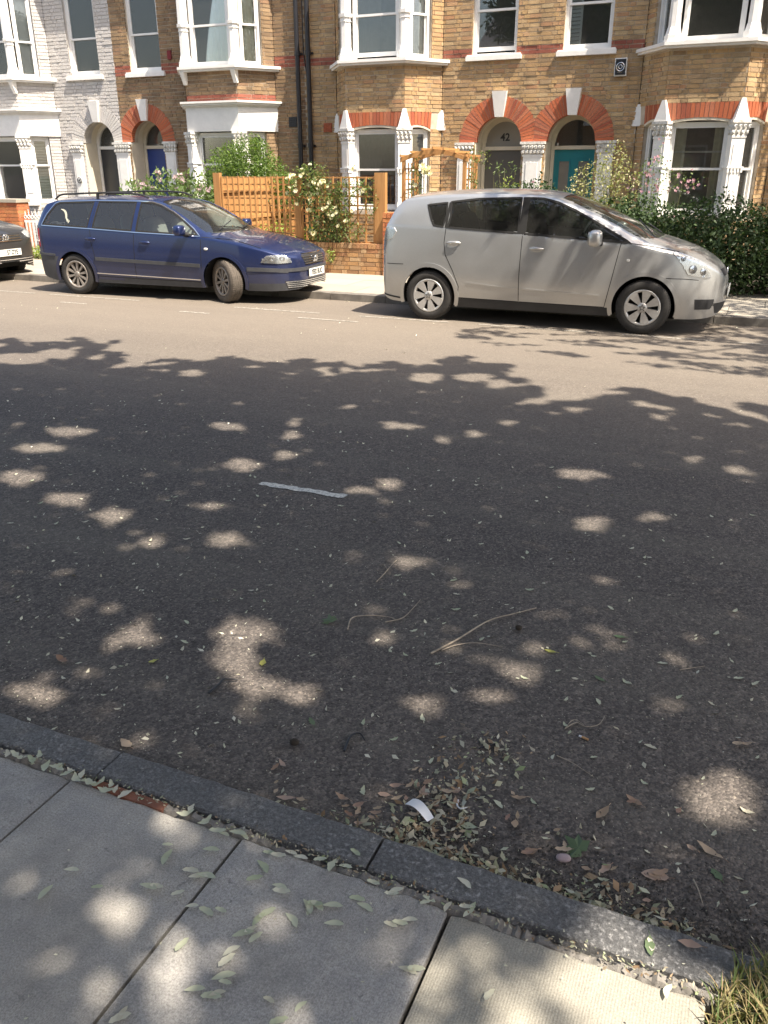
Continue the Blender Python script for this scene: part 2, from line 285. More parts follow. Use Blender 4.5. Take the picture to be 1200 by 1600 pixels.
class MB:
    def __init__(s, T=None): s.v = []; s.f = []; s.m = []; s.T = T or Matrix(); s.mi = 0; s.sm = []
    def add(s, vs, fs, T=None, smooth=False):
        T = s.T if T is None else s.T @ T
        b = len(s.v); fl = T.to_3x3().determinant() < 0
        s.v += [T @ Vector(p) for p in vs]
        for f in fs:
            f = [b+i for i in f]; s.f.append(f[::-1] if fl else f); s.m.append(s.mi); s.sm.append(smooth)
        return s
    def box(s, x0, x1, y0, y1, z0, z1, T=None):
        x0, x1 = sorted((x0, x1)); y0, y1 = sorted((y0, y1)); z0, z1 = sorted((z0, z1))
        return s.add([(x, y, z) for z in (z0, z1) for y in (y0, y1) for x in (x0, x1)],
                     [(0, 2, 3, 1), (4, 5, 7, 6), (0, 1, 5, 4), (2, 6, 7, 3), (0, 4, 6, 2), (1, 3, 7, 5)], T)
    def prism(s, poly, y0, y1, T=None):          # poly in xz (counter-clockwise seen from -y)
        n = len(poly); vs = [(p[0], y0, p[1]) for p in poly]+[(p[0], y1, p[1]) for p in poly]
        return s.add(vs, [list(range(n)), list(range(2*n-1, n-1, -1))]+[[i, i+n, (i+1) % n+n, (i+1) % n] for i in range(n)], T)
    def prismz(s, poly, z0, z1, T=None):         # poly in xy
        n = len(poly); vs = [(p[0], p[1], z0) for p in poly]+[(p[0], p[1], z1) for p in poly]
        return s.add(vs, [list(range(n-1, -1, -1)), list(range(n, 2*n))]+[[i, (i+1) % n, (i+1) % n+n, i+n] for i in range(n)], T)
    def cyl(s, a, b, r0, r1=None, n=10, caps=True, T=None, smooth=True):
        a = Vector(a); b = Vector(b); r1 = r0 if r1 is None else r1
        d = (b-a).normalized(); q = d.to_track_quat('Z', 'Y'); vs = []
        for c, r in ((a, r0), (b, r1)):
            for i in range(n): vs.append(c+q @ Vector((r*math.cos(2*PI*i/n), r*math.sin(2*PI*i/n), 0)))
        s.add(vs, [[i, (i+1) % n, (i+1) % n+n, i+n] for i in range(n)], T, smooth)
        if caps: s.add(vs, [list(range(n-1, -1, -1)), list(range(n, 2*n))], T)
        return s
    def tube(s, pts, rs, n=6, T=None):
        pts = [Vector(p) for p in pts]; vs = []; k = len(pts)
        rs = rs if isinstance(rs, (list, tuple)) else [rs]*k
        for i, p in enumerate(pts):
            d = (pts[min(i+1, k-1)]-pts[max(i-1, 0)]).normalized(); q = d.to_track_quat('Z', 'Y')
            for j in range(n): vs.append(p+q @ Vector((rs[i]*math.cos(2*PI*j/n), rs[i]*math.sin(2*PI*j/n), 0)))
        fs = [[i*n+j, i*n+(j+1) % n, (i+1)*n+(j+1) % n, (i+1)*n+j] for i in range(k-1) for j in range(n)]
        s.add(vs, fs, T, True); s.add(vs, [list(range(n-1, -1, -1)), list(range((k-1)*n, k*n))], T); return s
    def lathe(s, prof, axis='z', n=24, T=None, smooth=True, closed=False):   # prof: (r, h)
        vs = []
        for r, h in prof:
            for i in range(n):
                a = 2*PI*i/n; c, d = r*math.cos(a), r*math.sin(a)
                vs.append((c, d, h) if axis == 'z' else (c, h, d))
        k = len(prof); fs = []
        for i in range(k if closed else k-1):
            for j in range(n):
                q = [i*n+j, i*n+(j+1) % n, ((i+1) % k)*n+(j+1) % n, ((i+1) % k)*n+j]
                fs.append(q if axis == 'z' else q[::-1])
        return s.add(vs, fs, T, smooth)
    def ell(s, c, r, e=1.0, n=16, m=10, T=None):     # rounded block (superellipsoid)
        vs = []; P = lambda x: math.copysign(abs(x)**e, x)
        for i in range(m+1):
            t = -PI/2+PI*i/m
            for j in range(n):
                a = 2*PI*j/n
                vs.append((c[0]+r[0]*P(math.cos(t))*P(math.cos(a)), c[1]+r[1]*P(math.cos(t))*P(math.sin(a)), c[2]+r[2]*P(math.sin(t))))
        return s.add(vs, [[i*n+j, i*n+(j+1) % n, (i+1)*n+(j+1) % n, (i+1)*n+j] for i in range(m) for j in range(n)], T, True)
    def build(s, name, mats, parent=None):
        o = mobj(name, s.v, s.f, mats, parent, False, s.m)
        o.data.polygons.foreach_set('use_smooth', s.sm); return o
def TR(x=0, y=0, z=0, rz=0, sx=1): return Matrix.Translation((x, y, z)) @ Matrix.Rotation(rz, 4, 'Z') @ Matrix.Diagonal((sx, 1, 1, 1))
def curve_pts(p, n=8):                               # Catmull-Rom through points
    p = [Vector(q) for q in p]; out = []
    for i in range(len(p)-1):
        a, b, c, d = p[max(i-1, 0)], p[i], p[i+1], p[min(i+2, len(p)-1)]
        for k in range(n):
            t = k/n; out.append(.5*((2*b)+(c-a)*t+(2*a-5*b+4*c-d)*t*t+(3*b-a-3*c+d)*t**3))
    return out+[p[-1]]
def text(name, body, size, mat, parent, M4, align='CENTER', ext=.001):
    cu = bpy.data.curves.new(name, 'FONT'); cu.body = body; cu.size = size; cu.align_x = align; cu.align_y = 'CENTER'; cu.extrude = ext; cu.offset = size*.022
    cu.materials.append(M[mat]); tmp = bpy.data.objects.new(name, cu); me = bpy.data.meshes.new_from_object(tmp); bpy.data.objects.remove(tmp)
    if not me.materials: me.materials.append(M[mat])
    o = bpy.data.objects.new(name, me); COL.objects.link(o); o.parent = parent; o.matrix_basis = M4; return o
# upright lettering that faces -y
FACE = Matrix.Rotation(PI/2, 4, 'X')
def leafmesh(name, P, size, mat, parent=None, asp=.55, up=None, fold=.25, kind=None, mats=None, mi=None):
    """many separate folded leaves at points P (numpy n x 3)"""
    n = len(P); size = np.broadcast_to(size, (n,))
    a = RNG.normal(size=(n, 3))
    if up is not None: a[:, 2] = a[:, 2]*.35+up
    a /= np.linalg.norm(a, axis=1)[:, None]
    b = np.cross(a, RNG.normal(size=(n, 3))); b /= np.linalg.norm(b, axis=1)[:, None]
    if up is not None:                               # lie flat-ish: a is the normal
        nrm = a; lon = b
    else: lon = a; nrm = b
    lat = np.cross(nrm, lon)
    L = (size/2)[:, None]; W = L*asp; jt = RNG.uniform(.55, 1.25, (n, 2)); sk_ = RNG.uniform(-.45, .3, (n, 2))
    if up is None: jt[:] = 1; sk_[:] = -.1
    V = np.stack([P-lon*L, P+lat*W*jt[:, :1]-nrm*W*fold+lon*L*sk_[:, :1], P+lon*L, P-lat*W*jt[:, 1:]-nrm*W*fold+lon*L*sk_[:, 1:]], 1).reshape(-1, 3)
    me = bpy.data.meshes.new(name); me.vertices.add(4*n); me.vertices.foreach_set('co', V.astype(np.float32).ravel())
    idx = (np.arange(n)[:, None]*4+np.array([0, 1, 2, 0, 2, 3])).ravel()
    me.loops.add(6*n); me.loops.foreach_set('vertex_index', idx.astype(np.int32))
    me.polygons.add(2*n); me.polygons.foreach_set('loop_start', np.arange(0, 6*n, 3, dtype=np.int32)); me.polygons.foreach_set('loop_total', np.full(2*n, 3, dtype=np.int32))
    for k in (mats or [mat]): me.materials.append(M[k])
    me.update(calc_edges=True); me.validate()
    o = bpy.data.objects.new(name, me); COL.objects.link(o)
    if parent is not None: o.parent = parent
    if kind: o['kind'] = kind
    return o
def blob_points(blobs, n, shell=.45):
    """points through the volume of several ellipsoids (centre, radii, weight)"""
    w = np.array([b[2] if len(b) > 2 else b[1][0]*b[1][1]*b[1][2] for b in blobs]); w = w/w.sum()
    k = RNG.choice(len(blobs), n, p=w); d = RNG.normal(size=(n, 3)); d /= np.linalg.norm(d, axis=1)[:, None]
    r = 1-shell*RNG.random(n)**1.6
    # clumps
    ph = d*5+k[:, None]*1.7; r *= 1+.10*np.sin(ph[:, 0]*2.1+ph[:, 2])*np.sin(ph[:, 1]*1.7)+.04*RNG.normal(size=n)
    C = np.array([b[0] for b in blobs])[k]; R = np.array([b[1] for b in blobs])[k]
    return C+d*R*r[:, None]

# ------------------------------------------------------------------ ground, road, pavements
def sheet(name, x0, x1, y0, y1, z, mat, nx=1, ny=1, parent=None, kind='structure'):
    v = [(x0+(x1-x0)*i/nx, y0+(y1-y0)*j/ny, z) for j in range(ny+1) for i in range(nx+1)]
    f = [(j*(nx+1)+i, j*(nx+1)+i+1, (j+1)*(nx+1)+i+1, (j+1)*(nx+1)+i) for j in range(ny) for i in range(nx)]
    o = mobj(name, v, f, mat, parent)
    if kind: o['kind'] = kind
    return o
sheet('ground', -300, 300, -300, 300, -.03, 'soil')
road = sheet('road', -120, 120, 1.58, 11.7, 0, 'asphalt', 24, 4)
def rough_block(name, x0, x1, y0, y1, z0, z1, mat, parent, nx=10, ny=3, amp=.004, cham=.012, chfront=True, z_amp=.002):
    v = []; f = []
    def jit(x, y): return amp*(math.sin(x*37+y*11)+math.sin(x*91+3*y)*.6+random.uniform(-.7, .7))
    rows = [(y0, z0, 0), (y0, z1-.004, 0), (y0+.006, z1, 1)]+[(y0+(y1-y0)*j/ny, z1, 1) for j in range(1, ny)]+[(y1-(cham if chfront else .006), z1, 1), (y1, z1-(cham if chfront else .004), 0), (y1, z0, 0)]
    for (y, z, t) in rows:
        for i in range(nx+1):
            x = x0+(x1-x0)*i/nx; e = .003 if i in (0, nx) else 0
            v.append((x, y+(jit(x, y) if t < 2 else 0), z-(e if z > z0 else 0)+(random.uniform(-1, 1)*z_amp if t else 0)))
    k = nx+1; R = len(rows)
    for j in range(R-1):
        for i in range(nx): f.append((j*k+i, j*k+i+1, (j+1)*k+i+1, (j+1)*k+i))
    f.append([j*k for j in range(R)]); f.append([j*k+nx for j in range(R-1, -1, -1)])
    return mobj(name, v, f, mat, parent)
# near pavement: bedding, slabs as parts, kerb of granite stones
pav = sheet('pavement', -30, 20, -6.5, 1.6, .062, 'joint')
for i in range(-7, 5):
    x0 = -.47+.617*i
    ys = [1.487, .61, -.28, -1.17, -2.06] if i % 2 else [1.487, .66, -.2, -1.1, -2.0]
    for k in range(4):
        if i >= 1 and k < 2: continue                # tree pit
        dz = .0035*((i*7+k*3) % 3-1)
        o = rough_block('paving_slab', x0+.005, x0+.610, ys[k+1]+.005, ys[k]-.004, .04, .1+dz, 'paving_pale' if (i == 0 and k == 0) else 'paving', pav, 22, 14, .0026, .005, False, .0009)
kerb = sheet('kerb', -120, 120, 1.54, 1.645, -.01, 'joint')
xs = -.722-.92*14
for i in range(26):
    a = xs+.92*i
    rough_block('kerb_stone', a+.004, a+.916, 1.525, 1.657, -.02, .104+.002*((i*5) % 3-1), 'kerb', kerb, 26, 5, .0022, .014, True, .0015)
# crumbling mortar between kerb and slabs
vs = []; fs = []; N_ = 260
for i in range(N_+1):
    x = -2.6+2.9*i/N_
    h = .092+.012*math.sin(x*9)+.006*random.uniform(-1, 1)
    vs += [(x, 1.478, .06), (x, 1.492+.006*math.sin(x*23)+random.uniform(-.004, .004), h), (x, 1.512+.006*math.sin(x*17+1)+random.uniform(-.005, .005), h+.002), (x, 1.533, .06)]
fs = [(i*4+j, i*4+4+j, i*4+5+j, i*4+1+j) for i in range(N_) for j in range(3)]
mj = mobj('mortar_joint', vs, fs, 'joint_pale', pav); 
mb = MB(); mb.box(-1.62, -1.36, 1.482, 1.512, .07, .104); mb.build('terracotta_edge', 'terracotta', pav)
# soil of the tree pit beside the kerb
n = 14; vs = []; fs = []
for j in range(n+1):
    for i in range(n+1):
        x = .15+1.2*i/n; y = -.3+1.81*j/n; vs.append((x, y, .085+.012*math.sin(9*x+5*y)+random.uniform(-.006, .006)))
fs = [(j*(n+1)+i, j*(n+1)+i+1, (j+1)*(n+1)+i+1, (j+1)*(n+1)+i) for j in range(n) for i in range(n)]
tag(mobj('soil_patch', vs, fs, 'soil'), kind='structure')
# far side
fpav = sheet('far_pavement', -60, 40, 11.74, 14.3, .085, 'joint', kind='structure')
for i in range(22):
    for k in range(3):
        x0 = -16.5+.9*i+(.45 if k == 1 else 0); y0 = 11.75+.75*k
        mb = MB(); mb.box(x0+.004, x0+.896, y0+.004, y0+.746, .05, .1+.002*((i+k) % 2)); mb.build('paving_slab', 'paving_far', fpav)
mb = MB(); mb.box(-60, -16.52, 11.75, 14, .05, .099); mb.box(3.8, 40, 11.75, 14, .05, .099); tag(mb.build('paving', 'paving_far', fpav))
fk = sheet('far_kerb', -60, 40, 11.62, 11.73, -.01, 'joint', kind='structure')
for i in range(24):
    a = -17+.92*i; rough_block('kerb_stone', a+.005, a+.915, 11.56, 11.74, -.02, .104+.003*(i % 2), 'kerb_far', fk, 6, 2, .004, .015, False, .002)
    # the road side is the low-y face
for a, b in ((-60, -17), (5.1, 40)):
    mb = MB(); mb.box(a, b, 11.56, 11.74, -.02, .104); mb.build('kerb_run', 'kerb_far', fk)
sheet('garden_ground', -60, 40, 14.2, 17.75, .094, 'soil')
# painted marks
def mark(x0, x1, y, w, mat, skew=0, amp=.006, z=.004):
    k = max(6, int((x1-x0)/.03)); vs = []
    for i in range(k+1):
        x = x0+(x1-x0)*i/k; e = (0 if 0 < i < k else .5*w*.5)
        yy = y+skew*(x-x0); r = amp*.5
        vs += [(x, yy-w/2+e*.5+random.uniform(-r, r), z), (x, yy+w/2-e*.5+random.uniform(-r, r), z)]
    return mobj('painted_line', vs, [(2*i, 2*i+2, 2*i+3, 2*i+1) for i in range(k)], mat, road)
mark(-2.69, -2.09, 4.19, .062, 'road_paint', 0, .018)
for a, b in ((-12.4, -10.7), (-10.4, -8.6), (-6.9, -5.5), (-4.9, -3.6), (-3.2, -1.7), (-1.4, -.35), (-.1, 1.8)):
    mark(a, b, 10.34, .05, 'road_paint_faded', 0, .02)
for a, b, y in ((-7.4, -6.9, 9.72), (-5.6, -4.7, 9.9), (-9.6, -9.1, 9.75)):
    mark(a, b, y, .05, 'road_paint_faded', 0, .03)

# ------------------------------------------------------------------ terraced houses
FY = 17.7                                   # plane of the house fronts
UNIT = None
def unit_brick():
    v = [(x, y, z) for z in (0, 1) for y in (0, 1) for x in (0, 1)]
    return [v, [(0, 2, 3, 1), (4, 5, 7, 6), (0, 1, 5, 4), (0, 4, 6, 2), (1, 3, 7, 5)]]
BRICK_ME = {}
def place_bricks(recs, parent, PW, name='brick', limit=300, mats=None):
    """recs: (matrix relative to parent, (sx, sy, sz), material); the largest in view become objects, the rest one mesh"""
    sc = []
    for k, (T, s, mt) in enumerate(recs):
        c = PW @ T @ Vector((s[0]/2, 0, s[2]/2)); px, py, z = pix(c)
        vis = z > 0 and -10 < px < 1210 and -8 < py < 1500
        sc.append((0 if vis else 1, z/(s[0]*s[2]) if vis else 0, k))
    sc.sort(); ind = set(k for _, _, k in sc[:limit])
    ub = unit_brick(); rest = {}
    for k, (T, s, mt) in enumerate(recs):
        Tm = T @ Matrix.Diagonal((s[0], s[1], s[2], 1))
        if k in ind:
            if mt not in BRICK_ME:
                o = mobj(name, ub[0], ub[1], mt, parent); BRICK_ME[mt] = o.data
            else: o = mobj(name, None, None, None, parent, me=BRICK_ME[mt])
            o.matrix_basis = Tm
        else: rest.setdefault(mt, MB()).add(ub[0], ub[1], Tm)
    if rest:
        mb = MB(); ml = list(rest)
        for i, mt in enumerate(ml):
            r = rest[mt]; b = len(mb.v); mb.v += r.v; mb.f += [[q+b for q in f] for f in r.f]; mb.m += [i]*len(r.f); mb.sm += r.sm
        o = mb.build('brickwork', ml, parent); o['kind'] = 'stuff'
def course(recs, T, x0, x1, z, h, holes, mat, odd, y=-.011, jitter=.006, header=True):
    """one Flemish course from x0 to x1 with holes [(a, b)] left out"""
    segs = [(x0, x1)]
    for a, b in holes:
        ns = []
        for p, q in segs:
            if b <= p or a >= q: ns.append((p, q)); continue
            if a > p: ns.append((p, a))
            if b < q: ns.append((b, q))
        segs = ns
    for p, q in segs:
        x = p-(.06 if odd else 0); k = odd
        while x < q:
            L = .215 if (k % 2 == 0 or not header) else .1025
            a, b = max(x, p), min(x+L, q)
            if b-a > .03: recs.append((T @ Matrix.Translation((a, y+random.uniform(-jitter, jitter), z)), (b-a, .03, h), mat))
            x += L+.010; k += 1
    return segs
def arc_cut(cx, zc, r, z):
    if z < zc or z > zc+r: return []
    d = math.sqrt(max(0, r*r-(z-zc)**2)); return [(cx-d, cx+d)]
def clip_poly(poly, xmin):
    out = []
    for i in range(len(poly)):
        a, b = poly[i], poly[(i+1) % len(poly)]
        if a[0] >= xmin: out.append(a)
        if (a[0] >= xmin) != (b[0] >= xmin):
            t = (xmin-a[0])/(b[0]-a[0]); out.append((xmin, a[1]+t*(b[1]-a[1])))
    return out
def sash(parent, T, cx, z0, z1, w, inside='dark', mat='white_gloss', sill=True, meet=None, openb=0., glass='pane', bar=None):
    """sliding sash window: frame with rails, pane, what hangs behind it"""
    mb = MB(T); y0 = .07; f = .055; x0, x1 = cx-w/2, cx+w/2; zm = meet or (z0+z1)/2
    mb.box(x0, x0+f, y0, y0+.10, z0, z1); mb.box(x1-f, x1, y0, y0+.10, z0, z1)
    mb.box(x0+f, x1-f, y0, y0+.10, z1-f, z1); mb.box(x0+f, x1-f, y0, y0+.11, z0, z0+.03)
    s = .035
    for (a, b, yy, bot) in ((zm-.02, z1-f, y0+.02, .04), (z0+.03+openb, zm+.02, y0+.05, .075)):
        mb.box(x0+f, x0+f+s, yy, yy+.035, a, b); mb.box(x1-f-s, x1-f, yy, yy+.035, a, b)
        mb.box(x0+f+s, x1-f-s, yy, yy+.035, b-.04, b); mb.box(x0+f+s, x1-f-s, yy, yy+.035, a, a+bot)
    if bar: mb.box(x0+f+s, x1-f-s, y0+.052, y0+.08, bar, bar+.03)
    o = mb.build('window', mat, parent)
    for (a, b, yy) in ((zm, z1-f, y0+.035), (z0+.05+openb, zm, y0+.065)):
        g = MB(T); g.box(x0+f+s*.5, x1-f-s*.5, yy, yy+.004, a, b); g.build('pane', glass, o)
    def folds(name, a, b, za, zb, mat, amp=.03, wl=.13, yy=.21):
        c = MB(T); n = max(8, int((b-a)/.02)); vs = []
        for i in range(n+1):
            x = a+(b-a)*i/n; y = yy+amp*math.sin(x*2*PI/wl+1.3*math.sin(x*9))
            vs += [(x, y, za), (x, y, zb)]
        c.add(vs, [(2*i, 2*i+2, 2*i+3, 2*i+1) for i in range(n)], None, True); c.build(name, mat, o)
    if inside == 'curtain': folds('curtain', x0+f, x1-f, z0, z1, 'curtain')
    elif inside == 'net': folds('curtain', x0+f, x1-f, z0, z1, 'curtain_grey', .012, .07, .20)
    elif inside == 'half': folds('curtain', x0+f, x0+f+w*.22, z0, z1, 'curtain'); folds('curtain', x1-f-w*.2, x1-f, z0, z1, 'curtain')
    elif inside == 'redblind':
        folds('curtain', x0+f, x1-f, zm-.03, z1, 'curtain_grey', .012, .07, .22); c = MB(T); c.box(x0+f+.02, x1-f-.02, .24, .25, z0+.05, zm-.06); c.build('blind', 'curtain_red', o)
    elif inside == 'roller':
        c = MB(T); c.box(x0+f, x1-f, .22, .23, z0+.03, z1-f); c.build('blind', 'shutter', o)
    elif inside in ('shutter', 'halfshutter', 'slats'):
        b = x1-f if inside != 'halfshutter' else x0+f+w*.27
        z = z0+.05; st = MB(T).box(x0+f, x0+f+.04, .15, .175, z0+.03, z1-f).box(b-.04, b, .15, .175, z0+.03, z1-f)
        sh = st.build('shutter', 'shutter', o)
        sl_ = MB(T)
        while z < z1-f-.07:
            sl_.add([(x0+f+.04, .147, z), (b-.04, .147, z), (b-.04, .175, z+.055), (x0+f+.04, .175, z+.055), (x0+f+.04, .152, z-.004), (b-.04, .152, z-.004), (b-.04, .180, z+.051), (x0+f+.04, .180, z+.051)], [(0, 1, 2, 3), (7, 6, 5, 4), (0, 4, 5, 1), (3, 2, 6, 7), (0, 3, 7, 4), (1, 5, 6, 2)]); z += .065
        sl_.build('louvre', 'shutter', o)
    return o
def capital(parent, T, w, z0, z1, dp):
    """carved stone capital: flaring block covered with curled leaves, flat slab on top"""
    mb = MB(T); h = z1-z0
    mb.add([(-w*.4, -dp*.75, z0), (w*.4, -dp*.75, z0), (w*.4, .1, z0), (-w*.4, .1, z0), (-w*.48, -dp, z1-h*.2), (w*.48, -dp, z1-h*.2), (w*.48, .1, z1-h*.2), (-w*.48, .1, z1-h*.2)],
           [(0, 1, 5, 4), (1, 2, 6, 5), (3, 0, 4, 7), (4, 5, 6, 7), (3, 2, 1, 0)])
    mb.box(-w*.54, w*.54, -dp-.02, .1, z1-h*.2, z1)
    for r in range(2):
        k = max(3, int(w/.08)); zz = z0+h*(.2+.35*r)
        for i in range(k+1):
            x = -w*.42+w*.84*i/k+(.02 if r else 0)
            mb.ell((x, -dp*.88-.012*r, zz), (w*.085, .028, h*.16), 1.0, 8, 5); mb.ell((x+w*.04, -dp*.95-.02*r, zz+h*.09), (w*.05, .022, h*.06), 1.0, 6, 4)
        for sx in (-1, 1):
            for j in range(2): mb.ell((sx*w*.46, -dp*.5+j*.09, zz), (.022, w*.09, h*.15), 1.0, 6, 4)
    return mb.build('capital', 'ornate', parent)
def pilaster(parent, T, w, z0, z1, dp=.09, cap=.24, name='column', dentil=None):
    mb = MB(T); zc = z1-cap
    mb.box(-w*.40, w*.40, -dp*.75, .1, z0, zc); mb.box(-w*.47, w*.47, -dp, .1, z0, z0+.16); mb.box(-w*.44, w*.44, -dp*.9, .1, z0+.16, z0+.2)
    mb.box(-w*.43, w*.43, -dp*.86, .1, zc-.035, zc); mb.box(-w*.25, w*.25, -dp*.75-.012, .0, z0+.3, zc-.14)
    if dentil:
        mb.box(-w*.5, w*.5, -dp*1.02, .1, dentil, dentil+.03)
        for i in range(5): x = -w*.4+w*.8*i/4; mb.box(x-w*.05, x+w*.05, -dp*1.0, 0, dentil-.07, dentil-.004)
    o = mb.build(name, 'white', parent); capital(o, T, w, zc, z1, dp); return o
def corner_post(parent, T, w, z0, z1, dent, mat='white'):
    """moulded post on a corner of the bay"""
    mb = MB(T); r = w/2
    def ring(ra, za, rb, zb): mb.lathe([(0, za), (ra, za), (rb, zb), (0, zb)], 'z', 8, None, False)
    for (ra, za, rb, zb) in ((r*1.15, z0, r*1.15, z0+.12), (r*1.05, z0+.12, r*.95, z0+.17), (r*.95, z0+.17, r*.82, z0+.24), (r*.78, z0+.24, r*.74, dent-.10), (r*.86, dent-.10, r*.86, dent-.085), (r*.78, dent-.085, r*.78, dent-.02), (r*.98, dent-.02, r*1.02, dent+.04), (r*.82, dent+.04, r*.78, z1)):
        ring(ra, za, rb, zb)
    return mb.build('corner_post', mat, parent)
def house(name, label, px_, side, dz, bm, kind, doorm, opts):
    """px_: where the door-side party line stands; side +1: house extends to +x of it"""
    H = thing(name, label, 'house', (px_, FY, 0)); W = Matrix.Translation((px_, FY, 0)); T0 = Matrix.Diagonal((side, 1, 1, 1))
    brm, mo = bm; white = brm == 'brick_painted'
    recs = []; walls = MB(); ctr, spr, ri, ro = .73, 2.36+dz, .47, .83
    z1w = 6.15
    wz0, wz1 = 3.93+dz*.3, 5.72
    nrow = int(z1w/.075)
    def holes_at(z, arc, m=0):
        hs = [(1.95, 4.36)]
        if z < spr: hs.append((.24+m, 1.22-m))
        if z >= spr: hs += arc_cut(ctr, spr, arc, z)
        if wz0-.06 < z < wz1: hs.append((.45, 1.35))
        return hs
    for r in range(4, nrow):
        z = r*.075; zm = z+.035
        red = (not white) and (3.88+dz*.3 < zm < 4.06+dz*.3)
        mt = 'brick_band' if red else brm
        course(recs, T0, .0 if side > 0 else .0, 5.1, z+.006, .061, holes_at(zm, ro-.01), mt, r % 2)
        segs = [(0, 5.1)]
        for a, b in holes_at(zm, ri+.12):
            segs = [s for p, q in segs for s in ((p, min(a, q)), (max(b, p), q)) if s[1]-s[0] > .001]
        for p, q in segs: walls.T = T0; walls.box(p, q, 0, .3, z, z+.075)
    walls.T = T0; walls.box(0, .24, 0, .3, 0, .3); walls.box(1.22, 1.95, 0, .3, 0, .3); walls.box(4.36, 5.1, 0, .3, 0, .3)
    # bay faces: (origin, angle, length)
    P = [(1.97, 0), (2.50, -.70), (3.80, -.70), (4.34, 0)]
    faces = []
    for i in range(3):
        a, b = Vector(P[i]), Vector(P[i+1]); faces.append((T0 @ TR(a.x, a.y, 0, math.atan2(b.y-a.y, b.x-a.x)), (b-a).length, i))
    bd = dz*.4
    zs, zh, zt, zsl = 1.05, 2.62+dz, 2.93+dz, 3.79+bd       # sill, window head, lintel top, first-floor sill slab
    for T, L, i in faces:
        walls.T = T; walls.box(.0, L, 0, .25, 0, zs); walls.box(0, L, .0, .25, zh+.02, zsl); walls.box(0, L, 0, .25, 5.72, z1w)
        for r in range(2, nrow):
            z = r*.075; zm = z+.035
            if zm < zs-.06 or (zt+(.20 if kind != 'plain' else 0) < zm < zsl-.03) or zm > 5.75:
                top = zt+(.20 if kind != 'plain' else 0)
                red = kind == 'boxed' and not white and top < zm < top+.09
                course(recs, T, 0, L, z+.006, .061, [], 'brick_band' if red else brm, r % 2)
        # brick piers beside the wall on the angled sides
        if i != 1:
            a, b = ((0, .26) if i == 0 else (L-.26, L))
            walls.box(a, b, 0, .25, zs, zh+.02); walls.box(a, b, 0, .25, zsl, 5.72)
            for r in range(int(zs/.075), nrow):
                z = r*.075
                if (zs < z+.035 < zh) or (zsl+.06 < z+.035 < 5.72): course(recs, T, a, b, z+.006, .061, [], brm, r % 2)
    wo_ = walls.build('wall', mo, H); wo_['kind'] = 'structure'
    place_bricks(recs, H, W, limit=opts.get('limit', 300))
    # windows of the bay
    io = opts['bay_low']; iu = opts['bay_up']
    for T, L, i in faces:
        if i == 1: cx, w = L/2, L-.30
        elif i == 0: cx, w = .26+(L-.41)/2, L-.41-.02
        else: cx, w = (L-.26-.15)/2+.15, L-.41-.02
        sash(H, T, cx, zs+.02, zh+(.0 if kind == 'plain' else -.12), w, io[i], meet=1.85+dz, bar=(2.12+dz if (opts.get('bar') and i == 1) else None))
        sash(H, T, cx, zsl+.08, 5.70, w, iu[i], meet=4.66+bd, openb=opts.get('open', 0) if i else 0)
        # head of the ground-floor opening
        if kind == 'plain':
            mb = MB(T); a, b = (.26, L) if i == 0 else ((0, L) if i == 1 else (0, L-.26)); n = 12
            low = lambda t: zh-.045+.075*(1-(2*t-1)**2)
            for k in range(n):
                t0, t1 = k/n, (k+1)/n
                mb.prism([(a+(b-a)*t0, low(t0)), (a+(b-a)*t1, low(t1)), (a+(b-a)*t1, low(t1)+.04), (a+(b-a)*t0, low(t0)+.04)], -.006, .12)
            mb.build('lintel', 'cream', H)
            nb = max(5, int((b-a)/.075)); 
            for k in range(nb):
                t = (k+.5)/nb; x0b = a+(b-a)*k/nb; x1b = a+(b-a)*(k+1)/nb; c = (t-.5)*.10
                bm_ = MB(T); bm_.prism([(x0b+.004, low(k/nb)+.043), (x1b-.004, low((k+1)/nb)+.043), (x1b-.004+c*.5, zt), (x0b+.004+c*.5, zt)], -.013+random.uniform(-.002, .002), .02)
                bm_.build('brick', 'brick_red' if not white else brm, H)
    corners = [(P[1], .5), (P[2], .5)]
    ang = [math.atan2(-.7, .53)/2, math.atan2(.7, .54)/2]
    for (p, _), a in zip(corners, ang):
        T = T0 @ TR(p[0], p[1], 0, a)
        pilaster(H, T @ TR(0, .045, 0), .30, zs-.02, zh+.02 if kind == 'plain' else zh-.1, .11, .25, dentil=1.86+dz)
        mb = MB(T); b0 = .13; zz = zh+.02
        if kind == 'plain':
            mb.add([(-b0, -.075, zz), (b0, -.075, zz), (b0, .1, zz), (-b0, .1, zz), (-.035, -.03, zt+.05), (.035, -.03, zt+.05), (.035, .1, zt+.05), (-.035, .1, zt+.05)], [(0, 1, 5, 4), (1, 2, 6, 5), (3, 0, 4, 7), (4, 5, 6, 7), (3, 2, 1, 0)])
            mb.build('pointed_stone', 'white', H)
        corner_post(H, T @ TR(0, .03, 0), .27, zsl+.07, 5.72, 4.66+bd)
    if kind == 'plain':
        for x in (P[0], P[3]):
            s_ = 1 if x is P[3] else -1; T = T0 @ TR(x[0], x[1], 0, s_*math.radians(26))
            mb = MB(T); mb.add([(-.11, -.05, zh-.02), (.11, -.05, zh-.02), (.11, .05, zh-.02), (-.11, .05, zh-.02), (-.06, -.025, zt+.04), (.05, -.025, zt+.04), (.05, .05, zt+.04), (-.06, .05, zt+.04)], [(0, 1, 5, 4), (1, 2, 6, 5), (3, 0, 4, 7), (4, 5, 6, 7), (3, 2, 1, 0)]); mb.build('pointed_stone', 'white', H)
